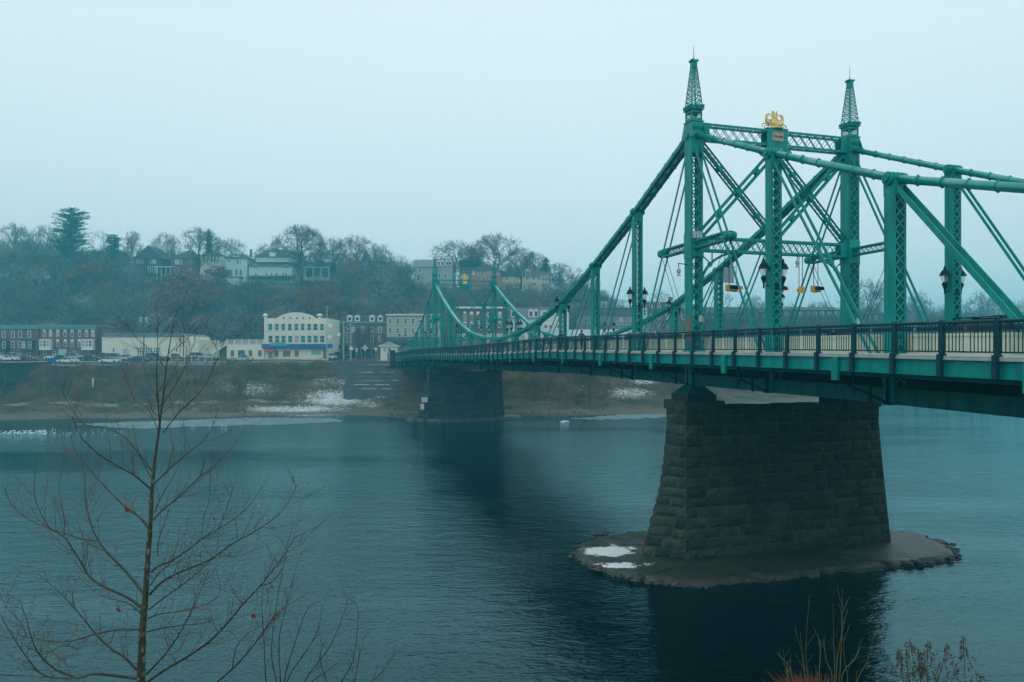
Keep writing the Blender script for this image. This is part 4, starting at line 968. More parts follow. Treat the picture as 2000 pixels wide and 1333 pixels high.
m1 = MB(); m1.box(-7.4, 7.4, -2.6, -.002, 5.2, 6.4); m1.box(-7.4, 7.4, -2.4, -2.0, 4.6, 5.199); obj('shop_canopy', m1, mat('dark_teal_canopy', (.06, .14, .15), .6), b)
b = generic('red_mansard_block', 'dark red brick block with a bright white cornice behind the far portal', 892, 990, 603, 703, 206, 14, M_brick, [([908, 921, 934, 952, 976], 612, 622, 5, {'arch': True}), ([908, 921, 934, 952, 976], 629, 640, 5, {'arch': True}), ([905, 925, 950, 972], 655, 668, 8, {})], None, M_snow)
m1 = MB(); m1.box(-7, 7, -.5, -.002, 6.6, 7.6); obj('fascia_band', m1, mat('pale_cornice', (.62, .62, .55), .6), b)
m1 = MB(); m1.box(-6.6, 6.8, -2.4, -.51, 3.2, 4.3); obj('shop_awning', m1, M_redp, b)
generic('slate_roof_block', 'grey slate roofed block with two white dormers between the towers and the posts', 991, 1054, 624, 703, 208, 13, mat('white_stucco', (.66, .66, .60), .7, (.6, .6, .56), .5), [([1000, 1012, 1030, 1044], 634, 643, 5, {}), ([1002, 1020, 1040], 655, 666, 8, {})], (602, M_roofg, [1037, 1047, 1003]))
generic('white_corner_block', 'white corner block with round hooded windows left of the short lantern post', 1054.5, 1111, 604, 703, 207, 13, mat('white_stucco', (.66, .66, .60), .7), [([1063, 1076, 1090, 1103], 610, 618, 5, {}), ([1066, 1076, 1091], 632, 641, 5, {'arch': True}), ([1067, 1092], 650, 657, 5, {'arch': True})], None, M_roofg)
M_lowroof = mat('pale_metal_roof', (.34, .42, .43), .5, (.28, .35, .37), .6)
b = generic('long_low_store', 'long low pale roofed store below the wooded hill, right of the white corner block', 1085, 1240, 664, 703, 196, 14, M_greyw, [([1100, 1120, 1150, 1180, 1210], 672, 684, 8, {})], None, M_lowroof)
m1 = MB(); P = [(-11, -.6, 5.6), (11, -.6, 5.6), (11, 9, 8.0), (-11, 9, 8.0)]; m1.prism([(-11.2, -.6, 5.9), (-11.2, 14.4, 5.9), (-11.2, 7, 8.6)], (22.4, 0, 0)); roofpart(b, m1, M_lowroof)
generic('grey_shingled_block', 'dark grey house block with paired white windows and a snowy roof edge', 1132, 1242, 618, 690, 222, 12, M_greyw, [([1213, 1229], 609.5+12, 627, 5, {}), ([1203, 1211], 625+3, 634, 4, {}), ([1219, 1227], 625+3, 634, 4, {}), ([1150, 1165], 632, 641, 5, {})], (603, M_roof, []), None)
m1 = MB(); m1.box(-2.2, 2.0, -.06, -.002, 0, 3); 
generic('pale_narrow_house', 'narrow pale house squeezed between the grey block and the brick flats', 1243, 1264, 600, 690, 224, 12, M_blueh, [([1250, 1259], 605, 616, 5, {}), ([1250, 1259], 628, 638, 5, {}), ([1252, 1259], 645, 656, 4, {})], None, M_roofg)
b = generic('brick_flats', 'four storey dark brick flats left of the near tower, top roofed in grey', 1264.5, 1345, 591, 690, 224, 14, mat('dark_brown_brick', (.13, .10, .085), .9, (.10, .08, .07), .6), [([1271, 1287, 1303, 1320, 1334], 593, 601.5, 4.6, {}), ([1271, 1287, 1303, 1320, 1334], 615, 623.5, 4.6, {}), ([1271, 1287, 1303, 1320], 636, 645, 4.6, {})], None, mat('pale_cornice', (.62, .62, .55), .6))
m1 = MB(); m1.box(1, 2.2, 3, 4.2, 15.5, 18); obj('chimney', m1, M_brick, b)
def house(name, label, x0, x1, ye, yr, yb, Y, dep, m, roof='hip', wins=(), dorm=(), extra=None, rm=M_roof, chim=None, cat='house'):
    b, wd, h, s = bld(name, label, x0, x1, ye, yb, Y, dep, m, cat, 'houses on the wooded hill' if Y > 260 else None); cx = (x0+x1)/2; m1 = MB(); z1 = (yb-yr)*s
    if roof == 'hip': hip(m1, -wd/2, wd/2, 0, dep, h+.004, z1)
    elif roof == 'gx': gable(m1, -wd/2, wd/2, 0, dep, h+.004, z1, axis='x')
    elif roof == 'gy': gable(m1, -wd/2, wd/2, 0, dep, h+.004, z1, axis='y')
    else: m1.box(-wd/2-.2, wd/2+.2, -.3, dep+.2, h+.004, z1)
    rf = roofpart(b, m1, rm)
    if chim: chimney(rf, (chim-cx)*s, dep*.5, z1-.2, 1.5)
    for (pxs, a, c_, w_) in wins: winrow(b, wd, s, x0, x1, pxs, a, c_, yb, w_)
    for (px, a, c_, w_) in dorm:
        X = (px-cx)*s; d = MB(); za, zc = (yb-c_)*s, (yb-a)*s; d.box(X-w_*s/2, X+w_*s/2, -.1, dep*.45, za, zc); d.prism([(X-w_*s/2-.3, -.35, zc+.003), (X+w_*s/2+.3, -.35, zc+.003), (X, -.35, zc+1.1)], (0, dep*.5, 0)); dd = obj('dormer', d, m, rf)
        g = MB()
        for q in (-1, 1): g.quad([(X+q*w_*s*.2-w_*s*.14, -.12, za+.3), (X+q*w_*s*.2+w_*s*.14, -.12, za+.3), (X+q*w_*s*.2+w_*s*.14, -.12, zc-.2), (X+q*w_*s*.2-w_*s*.14, -.12, zc-.2)])
        obj('pane', g, GL, rf)
    return b, wd, h, s
H = house
b, wd, h, s = H('gabled_house', 'dark timber house with a steep front gable, left of the snowy porch roof', 262, 318, 506, 480, 562, 300, 11, M_darkw, 'gy', [([269, 277, 296, 302], 505+1, 514, 4), ([292, 300, 306], 521, 532, 4)])
m1 = MB(); m1.box(wd/2*.6, wd/2+5.5, -1.8, 3, 8.4, 8.65); m1.box(wd/2*.6, wd/2+5.5, -1.7, -1.5, 2, 2.2)
for i in range(4): m1.box(wd/2*.7+i*1.9, wd/2*.7+.2+i*1.9, -1.7, -1.5, 0, 8.4)
obj('porch', m1, M_white, b)
H('porch_house', 'brown shingled house with a wide hipped roof behind the bare oaks', 332, 386, 505, 486, 560, 305, 11, M_brick, 'hip', [([345, 352, 372], 508, 516, 5), ([345, 372], 525, 534, 5)])
H('timbered_house', 'half timbered house with cream upper panels beside the pale blue house', 390, 431, 499, 488, 556, 302, 11, M_cream, 'hip', [([398, 405], 502, 510, 4), ([414, 420, 426], 501, 511, 3)])
H('pale_blue_house', 'square pale blue house with one roof dormer on the hilltop', 441, 483, 505, 490.5, 553, 300, 12, M_blueh, 'hip', [([464, 470], 508, 516, 3.5), ([448], 508, 512, 4), ([452, 462, 470], 527, 538, 4)], [(460, 496, 503, 10)], chim=480)
b, wd, h, s = H('wide_blue_house', 'widest pale blue house with a long dark pent roof on the hill', 486, 571, 520, 508, 556, 298, 12, M_blueh, 'gx', [([497, 503, 530, 556, 562], 518+1, 524, 4), ([500, 520.5, 530, 540, 553, 559], 534, 540, 3.6)])
m1 = MB(); m1.box(-wd/2*.8, wd/2*.85, 3, 11, h+2, h+4.3); obj('upper_storey', m1, M_blueh, b)
m1 = MB(); hip(m1, -wd/2*.8, wd/2*.85, 3, 11, h+4.304, h+8); rf = roofpart(b, m1)
m1 = MB(); m1.box(-1.2, 1.2, 2.2, 5, h+4.35, h+6.2); obj('dormer', m1, M_white, rf)
m1 = MB(); m1.box(-wd/2, wd/2+2, -3.0, -.002, -.2, .25); m1.prism([(-wd/2-.3, -3.2, 2.7), (wd/2+2, -3.2, 2.7), (wd/2+2, -.01, 3.6), (-wd/2-.3, -.01, 3.6)], (0, 0, .15))
for i in range(9): m1.box(-wd/2+i*(wd+1.8)/8, -wd/2+.2+i*(wd+1.8)/8, -3, -2.8, -4, 2.7)
obj('porch', m1, M_darkw, b)
b, wd, h, s = H('porch_bungalow', 'grey bungalow with three white porch bays right of the big forked tree', 598, 646, 523, 509, 549, 300, 10, M_darkw, 'gx', [], [(625, 512, 519, 9)])
m1 = MB(); m1.box(-wd/2, wd/2, -2.2, -.3, -.3, .0)
for f_ in (-.48, -.16, .16, .48): m1.box(wd*f_-.2, wd*f_+.2, -2.2, -1.9, 0, h)
m1.box(-wd/2, wd/2, -2.25, -1.85, h-.4, h); m1.box(-wd/2, wd/2, -2.3, -2.2, 0, 1.2); obj('porch', m1, M_boxg, b)
m1 = MB(); m1.quad([(-wd/2*.9, -.02, .5), (wd/2*.9, -.02, .5), (wd/2*.9, -.02, h-.5), (-wd/2*.9, -.02, h-.5)]); obj('pane', m1, GL, b)
H('steep_roofed_house', 'steep grey gabled house showing behind the big forked tree', 545, 592, 512, 490, 548, 318, 11, M_greyw, 'gy', [([560, 568], 502, 510, 4)])
b, wd, h, s = H('turreted_house', 'tall turreted house with pointed roofs half hidden by trees', 706, 758, 520, 506, 560, 306, 11, M_greyw, 'hip', [([712, 722, 740, 750], 518+1, 526, 4), ([708, 716, 735, 745], 532, 543, 4)], [(745, 500, 510, 12)])
m1 = MB(); m1.lathe((-4.3, 2, h-6), [(2.1, -2), (2.1, 8.2)], 8); tr = obj('turret', m1, M_greyw, b); m1 = MB(); m1.lathe((-4.3, 2, h+2.2), [(2.6, 0), (1.3, 2.4), (.06, 5.4)], 8); obj('turret_roof', m1, M_roof, tr)
m1 = MB(); m1.box(-.6, .6, .5, 1.2, h+2, h+5); obj('chimney', m1, M_brick, b)
b, wd, h, s = H('mansard_house', 'pale hillside house with a slate mansard, left of the far left spire', 808, 850, 522, 504, 566, 290, 11, M_olive, 'gx', [([820], 512+12, 532, 5), ([817], 537, 548, 5)], rm=M_roofg)
b = generic('dormered_house', 'hillside house with four pale dormers right of the far left spire', 850.5, 884, 522, 566, 292, 12, M_olive, [([858, 870], 535, 543, 4, {})], (507, M_roofg, [857, 864, 874, 880]))
b['group'] = 'houses on the wooded hill'
H('olive_tall_house', 'small tall olive house behind the brick hillside house', 897, 938, 522, 509, 560, 310, 9, M_olive, 'flat', [([902, 922], 523, 531, 4)], chim=922)
H('pink_brick_house', 'pink brick hillside house with a dark hipped roof', 921, 978, 528, 513, 560, 288, 11, M_brick2, 'hip', [([925, 936, 949, 957, 974], 529, 537, 4), ([944], 541, 549, 5)])
H('yellow_gable_house', 'yellow gabled hillside house next to the pink brick house', 979, 1014, 540, 523, 562, 290, 10, M_yell, 'gy', [([990, 1000], 541, 548, 4)])
b, wd, h, s = H('yellow_balcony_house', 'rightmost yellow hillside house with stacked balconies', 1020, 1073, 540, 527, 566, 284, 10, M_yell, 'gx', [([1030, 1043, 1052], 541, 547, 5), ([1043], 553, 559, 8)], [(1031, 530, 540, 10)], chim=1045)
m1 = MB()
for z in (2.2, 4.6): m1.box(wd/2*.35, wd/2+.8, -1.6, -.002, z, z+.12); m1.box(wd/2*.35, wd/2+.8, -1.6, -1.5, z+.9, z+1.0)
for i in range(4): m1.box(wd/2*.35+i*1.4, wd/2*.35+.12+i*1.4, -1.6, -1.48, -2, 5.6)
obj('balcony', m1, M_white, b)
H('garden_shed', 'tiny pale shed on the slope below the square pale blue house', 447, 467, 543, 539, 554, 286, 4, M_white, 'gx', [([453, 460], 546, 550, 2.6)], cat='shed')
H('dark_long_house', 'long dark house half hidden behind oaks at the left of the hill', 172, 232, 503, 488, 560, 318, 10, M_darkw, 'gx', [([185, 200, 215], 507, 515, 4)])
H('hill_foot_house', 'pale small house at the foot of the wooded hill, left of the tall lantern post', 1160, 1186, 588, 580, 612, 262, 9, M_blueh, 'flat', [([1168, 1179], 594, 601, 4)])
for (x0, x1, ye, yr, lb) in ((1373, 1470, 612, 598, 'long dark roofed terrace seen between the near tower and the middle post'), (1471, 1500, 610, 600, 'short dark terrace just left of the middle post'), (1528, 1640, 606, 598, 'long hazy terrace between the middle post and the right tower'), (1690, 1728, 614, 604, 'hazy terrace right of the right tower')):
    H('terrace_block', lb, x0, x1, ye, yr, 655, 265, 12, M_darkw, 'gx', [(list(np.arange(x0+8, x1-4, 14)), ye+4, ye+10, 5)], cat='building')
# toll booth
x0, x1 = 743, 771; b, wd, h, s = bld('bridge_booth', 'small cream booth with a pyramid roof beside the far end of the bridge', x0, x1, 676, 705, 168, 4, M_cream, 'booth')
m1 = MB(); hip(m1, -wd/2, wd/2, 0, 4, h+.06, h+1.1, .45, .5); roofpart(b, m1, M_roofg); m1 = MB(); m1.box(-wd/2-.5, wd/2+.5, -.5, 4.5, h-.12, h+.055); obj('eaves', m1, M_white, b)
for px in (752, 760.5): window(b, (px-757)*s, 17*s, 5*s, 7*s, bars=0)
m1 = MB(); m1.box(-.1, .75, -.05, -.002, 0, 2.0); obj('door', m1, M_greyw, b)
# shelter roofs behind rail at far end
# stepped river wall and abutment
root = thing('stepped_river_wall', 'dark concrete steps with snowy treads rising to the bridge end', 'steps', (0, 0, 0))
NS = 7
for i in range(NS):
    ya, yb2 = 157.6+i*1.4, 157.6+(i+1)*1.4; z = 3.7+i*.88; m1 = MB(); xa = -37.5-.1*i-(.9*i if i > 3 else 0); m1.box(xa, -25.6, ya, yb2, z-4.5, z+.80+.0004*i); obj('step', m1, M_concd, root)
    m1 = MB(); rs = random.Random(i)
    if i in (0, 1, 2, 4, 6, 7):
        x = -36+rs.random()*3
        while x < -26.5:
            l = rs.uniform(.6, 4); m1.box(x, min(x+l, -25.8), ya+.02, ya+.02+rs.uniform(.4, 1.1), z+.80, z+.80+rs.uniform(.03, .08)); x += l+rs.uniform(.1, 2.5)
        obj('snow_cover', m1, M_snow, root)
m1 = MB(); m1.box(-41, -25.6, 157.6+NS*1.4, 172, 4, 10.68); obj('landing', m1, M_concd, root)
ab = thing('bridge_abutment', 'tall stone abutment wall carrying the far end of the bridge', 'abutment', BP(0, 17*PL, 0), BA)
rs = random.Random(4); m1 = MB()
ct = dz(17*PL)-2.1
z = 2.0
while z < ct:
    h_ = min(rs.uniform(.5, .7), ct-z+.01); x = -5
    while x < BW+4:
        l = min(rs.uniform(.8, 1.8), BW+4-x); m1.box(x+.02, x+l-.02, -1.2-rs.random()*.06, 1.5, z+.015, z+h_-.015, 0, rs.random()); x += l
    z += h_
obj('masonry', m1, M_stone, ab, tint=True); m1 = MB(); m1.box(-4.9, BW+3.9, -1.15, 12, 0, ct-.02); obj('backing', m1, M_mortar, ab)
m1 = MB(); m1.box(-4.0, -2.95, -1.5, -.2, ct, ct+3.6); m1.box(-4.15, -2.9, -1.65, -.1, ct+3.6, ct+3.8); obj('end_pillar', m1, M_stone, ab)
m1 = MB(); m1.box(-2.9, BW+2.9, .2, 20, ct+.02, ct+1.4); obj('approach_slab', m1, M_slab, ab)
for i in range(8):   # lean wing wall towards the river
    pass
nb = thing('bridge_abutment', 'near stone abutment under the right hand end of the bridge', 'abutment', BP(0, T0, 0), BA)
m1 = MB(); m1.box(-3.4, BW+3.4, -14, .6, 0, dz(T0)-2.05); obj('masonry', m1, M_stone, nb)
# left stone retaining wall
rw = thing('retaining_wall', 'old stepped stone retaining wall at the far left riverbank', 'wall', (-109, 147.5, 0), 0)
m1 = MB(); rs = random.Random(2); z = 1.2
while z < 10.2:
    h_ = rs.uniform(.5, .7); x = -22; x1_ = 4.2-.0*z
    while x < x1_: l = rs.uniform(.8, 1.6); m1.box(x+.02, min(x+l, x1_)-.02, -1+z*.10-rs.random()*.15, 14, z, z+h_-.03, 0, rs.random()); x += l
    z += h_
obj('masonry', m1, M_stone, rw, tint=True)

# ================================================================== vehicles
M_tyre = mat('tyre', (.012, .012, .012), .8); M_cgl = mat('car_glass', (.01, .02, .025), .08)
M_rim = mat('wheel_rim', (.35, .36, .37), .35, metal=.6)
CAR = {
 'sedan': dict(L=4.7, body=[(-2.35, .35), (-2.35, .72), (-2.2, .88), (-1.45, .93), (1.0, .92), (1.9, .80), (2.3, .62), (2.35, .35)], cab=[(-1.55, .93), (-.95, 1.36), (-.5, 1.42), (.25, 1.41), (1.1, .92)], H=1.42, r=.33),
 'suv': dict(L=4.6, body=[(-2.3, .42), (-2.32, .85), (-2.25, 1.02), (1.0, 1.05), (1.9, .98), (2.25, .78), (2.3, .42)], cab=[(-2.22, 1.03), (-1.95, 1.62), (-1.2, 1.72), (.1, 1.70), (1.0, 1.04)], H=1.72, r=.37),
 'pickup': dict(L=5.6, body=[(-2.8, .5), (-2.8, 1.05), (-.55, 1.08), (1.3, 1.10), (2.5, 1.02), (2.75, .85), (2.8, .5)], cab=[(-.6, 1.08), (-.5, 1.72), (-.2, 1.80), (.6, 1.78), (1.35, 1.09)], H=1.8, r=.40)}
def car(kind, paint, loc, rotz, label, group=None, rack=False, tail=False, cat=None):
    D = CAR[kind]; root = thing('parked_car' if kind != 'pickup' else 'pickup_truck', label, cat or {'sedan': 'car', 'suv': 'car', 'pickup': 'pickup truck'}[kind], loc, rotz, group)
    hw = .9
    def shell(prof, w0, w1, zlo, zhi, close=True):
        mb = MB(); n = len(prof)
        st = [(-1, .94), (-.93, 1.0), (.93, 1.0), (1, .94)]
        rows = []
        for (sy_, k_) in st:
            row = []
            for (x, z) in prof:
                f_ = 0 if zhi == zlo else (z-zlo)/(zhi-zlo); wd_ = w0+(w1-w0)*f_; row.append((x*k_ if abs(x) > 1.8 else x, sy_*wd_, z-(0 if abs(sy_) < 1 else .02)))
            rows.append(row)
        for a in range(3):
            for i in range(n-1): mb.quad([rows[a][i], rows[a+1][i], rows[a+1][i+1], rows[a][i+1]])
            if close: mb.quad([rows[a][n-1], rows[a+1][n-1], rows[a+1][0], rows[a][0]])
        mb.quad(rows[0][::1]); mb.quad(rows[3][::-1]); return mb
    z0 = D['body'][0][1]; zc = D['cab'][0][1]
    obj('body', shell(D['body'], .88, .84, z0, zc), paint, root)
    cab = shell([(x*.985, z-.03) for x, z in D['cab']], .80, .62, zc, D['H'], True); gl = obj('glass', cab, M_cgl, root)
    rf = MB(); c_ = D['cab']; rr = [(x, z) for x, z in c_ if z > D['H']-.12]
    xa, xb = rr[0][0], rr[-1][0]
    rf.box(xa, xb, -.61, .61, D['H']-.045, D['H']+.02)
    for sy_ in (-1, 1):
        for (p, q) in ((c_[0], c_[1]), (c_[-2], c_[-1])): rf.bar((p[0], sy_*.80, p[1]), (q[0], sy_*.64, q[1]), .06, .07)
        xm = (xa+xb)/2-.1; rf.bar((xm, sy_*.815, zc), (xm, sy_*.63, D['H']-.02), .09, .04)
    obj('roof', rf, paint, root)
    for x in (-.31*D['L'], .31*D['L']):
        for sy_ in (-1, 1):
            w_ = MB(); w_.lathe((x, sy_*.80, D['r']), [(D['r']*.8, -.11), (D['r'], -.08), (D['r'], .08), (D['r']*.8, .11)], 16, axis='y'); wh = obj('wheel', w_, M_tyre, root)
            w_ = MB(); w_.lathe((x, sy_*.90, D['r']), [(D['r']*.6, -.02), (D['r']*.55, .02)], 12, axis='y'); obj('rim', w_, M_rim, wh)
    for sy_ in (-1, 1):
        l = MB(); l.box(D['L']/2-.16, D['L']/2-.03, sy_*.62-.16, sy_*.62+.16, .60*z0/.35 if kind == 'sedan' else .72, .72*z0/.35 if kind == 'sedan' else .86); obj('headlight', l, M_white, root)
        l = MB(); l.box(-D['L']/2+.0, -D['L']/2+.12, sy_*.66-.14, sy_*.66+.14, .72, .86); obj('tail_light', l, M_red if tail else mat('tail_lens', (.35, .02, .02), .4), root)
    if rack:
        l = MB()
        for sy_ in (-1, 1): l.bar((xa-.3, sy_*.60, D['H']+.1), (xb+.2, sy_*.60, D['H']+.1), .05, .05)
        for x in (xa+.1, xb-.1): l.box(x-.03, x+.03, -.66, .66, D['H']+.10, D['H']+.15)
        for x in (xa-.2, xb+.1):
            for sy_ in (-1, 1): l.box(x-.04, x+.04, sy_*.60-.03, sy_*.60+.03, D['H'], D['H']+.1)
        obj('roof_rack', l, M_black, root)
    return root
P_ = dict(white=mat('white_car_paint', (.72, .74, .74), .25), silver=mat('silver_car_paint', (.40, .43, .44), .3, metal=.3), red=mat('red_car_paint', (.22, .02, .02), .3), dark=mat('dark_car_paint', (.015, .02, .03), .25), blue=mat('blue_car_paint', (.02, .07, .16), .3), teal=mat('teal_car_paint', (.05, .14, .15), .3))
def gcar(kind, col, px, py, rot, lb, grp, **k):
    # put wheels on the ground along the sight line through the pixel
    Y = 150.
    for Y in np.arange(150, 212, .25):
        X = (px-1000)/F*Y
        if HZ+(CH-g1(X, Y))/Y*F <= py: break
    if grp is None: pass
    return car(kind, P_[col], (X, Y, g1(X, Y)+.12), rot, lb, grp, **k)
G1 = 'cars parked along the far road'
for (k, c_, px, py, rt, lb) in [
 ('sedan', 'white', -2, 704.5, 0, 'white car cut by the left edge of the photo'),
 ('sedan', 'white', 18, 706.5, 3.1, 'white sedan in front of the leftmost dark bay window'),
 ('sedan', 'red', 52, 705.5, 0, 'dark red car parked left of the long brick row'),
 ('suv', 'silver', 34, 704, 0, 'silver car half behind the dark red car'),
 ('sedan', 'white', 105, 704, 2.9, 'pale car parked below the left pale bay window'),
 ('suv', 'silver', 147, 704, .1, 'silver SUV parked below the arched windows'),
 ('sedan', 'dark', 122, 706.5, 0, 'dark car just right of the pale car below the bay window'),
 ('sedan', 'white', 133, 711, 3.1, 'white sedan by the blue bin on the road'),
 ('sedan', 'white', 215, 710.5, 3.14, 'long white sedan driving past the cream garage'),
 ('sedan', 'dark', 178, 705.5, 0, 'black car in front of the right pale bay window'),
 ('suv', 'red', 205, 703.5, 0, 'dark maroon SUV at the left corner of the cream garage'),
 ('suv', 'teal', 228, 704.5, 0, 'grey green SUV beside the garage window'),
 ('sedan', 'silver', 245, 705, 3.1, 'dull grey sedan by the garage roller doors'),
 ('sedan', 'dark', 272, 708.5, 0, 'dark sedan on the road under the transformer pole'),
 ('suv', 'teal', 303, 704.5, 0, 'dark green SUV parked at the right garage door'),
 ('pickup', 'red', 340, 706, 0, 'red pickup truck parked at the right end of the garage'),
 ('sedan', 'red', 377, 705, 0, 'dark red sedan between the garage and the white stair'),
 ('suv', 'blue', 390, 702.5, .2, 'blue SUV behind the dark red sedan'),
 ('sedan', 'silver', 408, 703, .1, 'silver sedan under the white outside stair'),
 ('suv', 'white', 640, 703.5, 2.8, 'white SUV at the right corner of the cream hall'),
 ('suv', 'teal', 660, 701, 0, 'dark green SUV behind the white SUV'),
 ('pickup', 'silver', 473, 707.5, 0, 'silver pickup truck driving past the cream wing')]:
    gcar(k, c_, px, py, rt, lb, G1)
zr = lambda t: dz(t)-.2
for (k, c_, v, t, rt, lb, kw) in [
 ('suv', 'dark', 7.6, -11.8, R(90), 'dark SUV with a roof rack crossing the near end of the bridge', dict(rack=True, tail=True)),
 ('suv', 'white', 3.0, 12.5, R(-90), 'white SUV on the bridge behind the tall near lantern post', {}),
 ('sedan', 'white', 3.2, 5.2, R(-90), 'low white car on the bridge beside the near left tower', {}),
 ('sedan', 'silver', 8.2, -17.6, R(90), 'silver car on the bridge between the two rightmost posts', {}),
 ('sedan', 'dark', 7.9, -3.5, R(90), 'dark car low behind the parapet under the portal', {}),
 ]:
    p = BP(v, t, zr(t)); car(k, P_[c_], p, BA+rt, lb, 'cars on the bridge', **kw)

# ================================================================== poles, signs, fences
M_wood = mat('weathered_wood', (.13, .11, .09), .9, (.08, .07, .06), 1.5); M_galv = mat('galvanised_steel', (.38, .42, .43), .45, None, 3)
def gpos(px, Y): X = (px-1000)/F*Y; return Vector((X, Y, g1(X, Y)))
def upole(px, ytop, Y, label, arms=1, cans=0, lamp=False, m=M_wood, boxes=()):
    p = gpos(px, Y); h = W(px, ytop, Y).z-p.z; r_ = thing('utility_pole', label, 'pole', p, 0, 'poles along the far street')
    mb = MB(); mb.tube((0, 0, -.5), (0, 0, h), .17, .11, 8); obj('pole', mb, m, r_)
    for i in range(arms): mb = MB(); mb.box(-1.1, 1.1, -.06, .06, h-.5-i*.9, h-.36-i*.9); obj('cross_arm', mb, m, r_)
    for i in range(cans): mb = MB(); x = -.75+1.5*i; mb.lathe((x, -.1, h-3.6), [(.33, 0), (.34, .06), (.34, 1.3), (.25, 1.4)], 12); mb.box(min(x, 0), max(x, 0), -.05, .05, h-2.6, h-2.5); obj('transformer', mb, M_galv, r_)
    if lamp: mb = MB(); mb.bar((0, -.1, h*.62), (1.6, -1.2, h*.70), .07, .07); mb.box(1.5, 2.3, -1.4, -1.1, h*.70-.05, h*.70+.1); obj('street_light', mb, M_galv, r_)
    for (dx, z, w_, hh) in boxes: mb = MB(); mb.box(dx-w_/2, dx+w_/2, -.3, .1, z, z+hh); obj('equipment_box', mb, M_white, r_)
    return p+Vector((0, 0, h))
t1 = upole(281, 603, 184, 'wooden pole carrying two pale transformers before the cream garage', 1, 2, True)
t2 = upole(358.5, 632, 184, 'bare wooden pole at the right end of the cream garage')
t3 = upole(638.5, 598, 187, 'tall pole with white boxes at the right corner of the cream hall', 1, 0, False, M_galv, ((.9, 6.0, .9, .9), (.9, 8.9, .9, .9)))
t4 = upole(671, 628, 186, 'slim grey pole between the cream hall and the mansard row', 0, 0, True, M_galv, ((-1.2, 6.6, .8, .9),))
t5 = upole(684.5, 632, 188, 'pale pole standing in front of the dark mansard roof', 2, 0, False, M_galv)
t6 = upole(738, 655, 186, 'thin street light pole left of the cream booth', 0, 0, True, M_galv)
def cable(a, b_, sag, label):
    mb = MB(); prev = None
    for i in range(25):
        f_ = i/24; p = a.lerp(b_, f_)-Vector((0, 0, sag*4*f_*(1-f_)))
        if prev is not None: mb.tube(prev, p, .03, n=4, cap=False)
        prev = p
    tag(obj('overhead_cable', mb, M_black), label, 'cable', 'overhead cables along the far street')
cable(t1-Vector((0, 0, 3.9)), t2-Vector((0, 0, .6)), .7, 'overhead cable between the transformer pole and the bare wooden pole')
cable(t2-Vector((0, 0, .5)), t3-Vector((0, 0, 5.5)), 1.5, 'long cable crossing in front of the cream hall windows')
cable(W(199, 667, 186), t1-Vector((0, 0, 4.2)), .3, 'cable running left from the transformer pole over the garage wall')
cable(t3-Vector((0, 0, 5.3)), t5-Vector((0, 0, .5)), .5, 'cable between the cream hall and the pale pole')
def sign(px, py, Y, shape, label, m=M_white, sz=.5):
    p = gpos(px, Y); h = W(px, py, Y).z-p.z; r_ = thing('road_sign', label, 'sign', p, 0, 'road signs near the bridge end')
    mb = MB(); mb.tube((0, .05, -.3), (0, .05, h), .05, n=6); obj('post', mb, M_galv, r_); mb = MB()
    P = [(-.5, 0, -.5), (.5, 0, -.5), (.5, 0, .2), (0, 0, .7), (-.5, 0, .2)] if shape == 'house' else [(0, 0, -.75), (.75, 0, 0), (0, 0, .75), (-.75, 0, 0)] if shape == 'diamond' else [(-.5, 0, -.7), (.5, 0, -.7), (.5, 0, .7), (-.5, 0, .7)]
    mb.prism([(x*sz*2, y, z*sz*2+h) for x, y, z in P], (0, .04, 0)); obj('panel', mb, m, r_)
sign(686, 681, 172, 'house', 'pale house shaped road sign behind the rail fence', M_white, .42); sign(713, 680, 172, 'diamond', 'grey back of a diamond road sign behind the rail fence', M_boxg, .5)
sign(734, 682, 172, 'house', 'small white road sign left of the cream booth', M_white, .3)
sign(696.5, 684, 174, 'rect', 'faint grey rectangular road sign between the house shaped and diamond signs', M_boxg, .32)
# street signal poles
for (px, py, lb) in ((664, 675, 'black signal pole at the left end of the rail fence'), (677, 676, 'slim black lamp post left of the house shaped sign')):
    p = gpos(px, 171); r_ = thing('signal_pole', lb, 'pole', p, 0); h = W(px, py, 171).z-p.z; mb = MB(); mb.tube((0, 0, -.3), (0, 0, h), .06, n=6); obj('pole', mb, M_black, r_); mb = MB(); mb.box(-.2, .2, -.2, .1, h-.9, h+.1); obj('signal_head', mb, M_black, r_)
# black bank fence and guard rail
def fence(name, label, d, x0, x1, hgt, gap, m, rails, pw=.06):
    X = np.arange(x0, x1, gap); r_ = thing(name, label, 'fence', (X[0], float(np.interp(X[0], _sx, _sy))+d, 0)); o0 = r_.location; mb = MB(); pm = MB(); P = []
    for x in X: y = float(np.interp(x, _sx, _sy))+d; P.append(Vector((x, y, g1(x, y)))-o0)
    for p in P: pm.box(p.x-pw/2, p.x+pw/2, p.y-pw/2, p.y+pw/2, p.z-.3, p.z+hgt)
    for a, b_ in zip(P, P[1:]):
        for z in rails: mb.bar(a+Vector((0, 0, z)), b_+Vector((0, 0, z)), .05, .05 if pw < .1 else .14)
    obj('rail', mb, m, r_); o = obj('post', pm, m, r_); o['kind'] = 'stuff'
fence('bank_fence', 'thin black fence along the top of the far riverbank at the left', 28.3, -118, -86, 1.3, 2.0, M_black, (.2, .7, 1.2))
fence('guard_rail', 'pale guard rail along the road above the riverbank', 28.7, -86, -46, .7, 3.0, M_galv, (.62,))
fence('split_rail_fence', 'brown wooden rail fence between the cream hall and the booth', 30.5, -43, -28.6, 1.4, 2.4, M_wood, (.4, .85, 1.3), .2)
fence('garage_fence', 'white rail fence beside the white outside stair', 46, -86, -76, 1.5, 1.6, M_white, (.5, 1.4), .08)
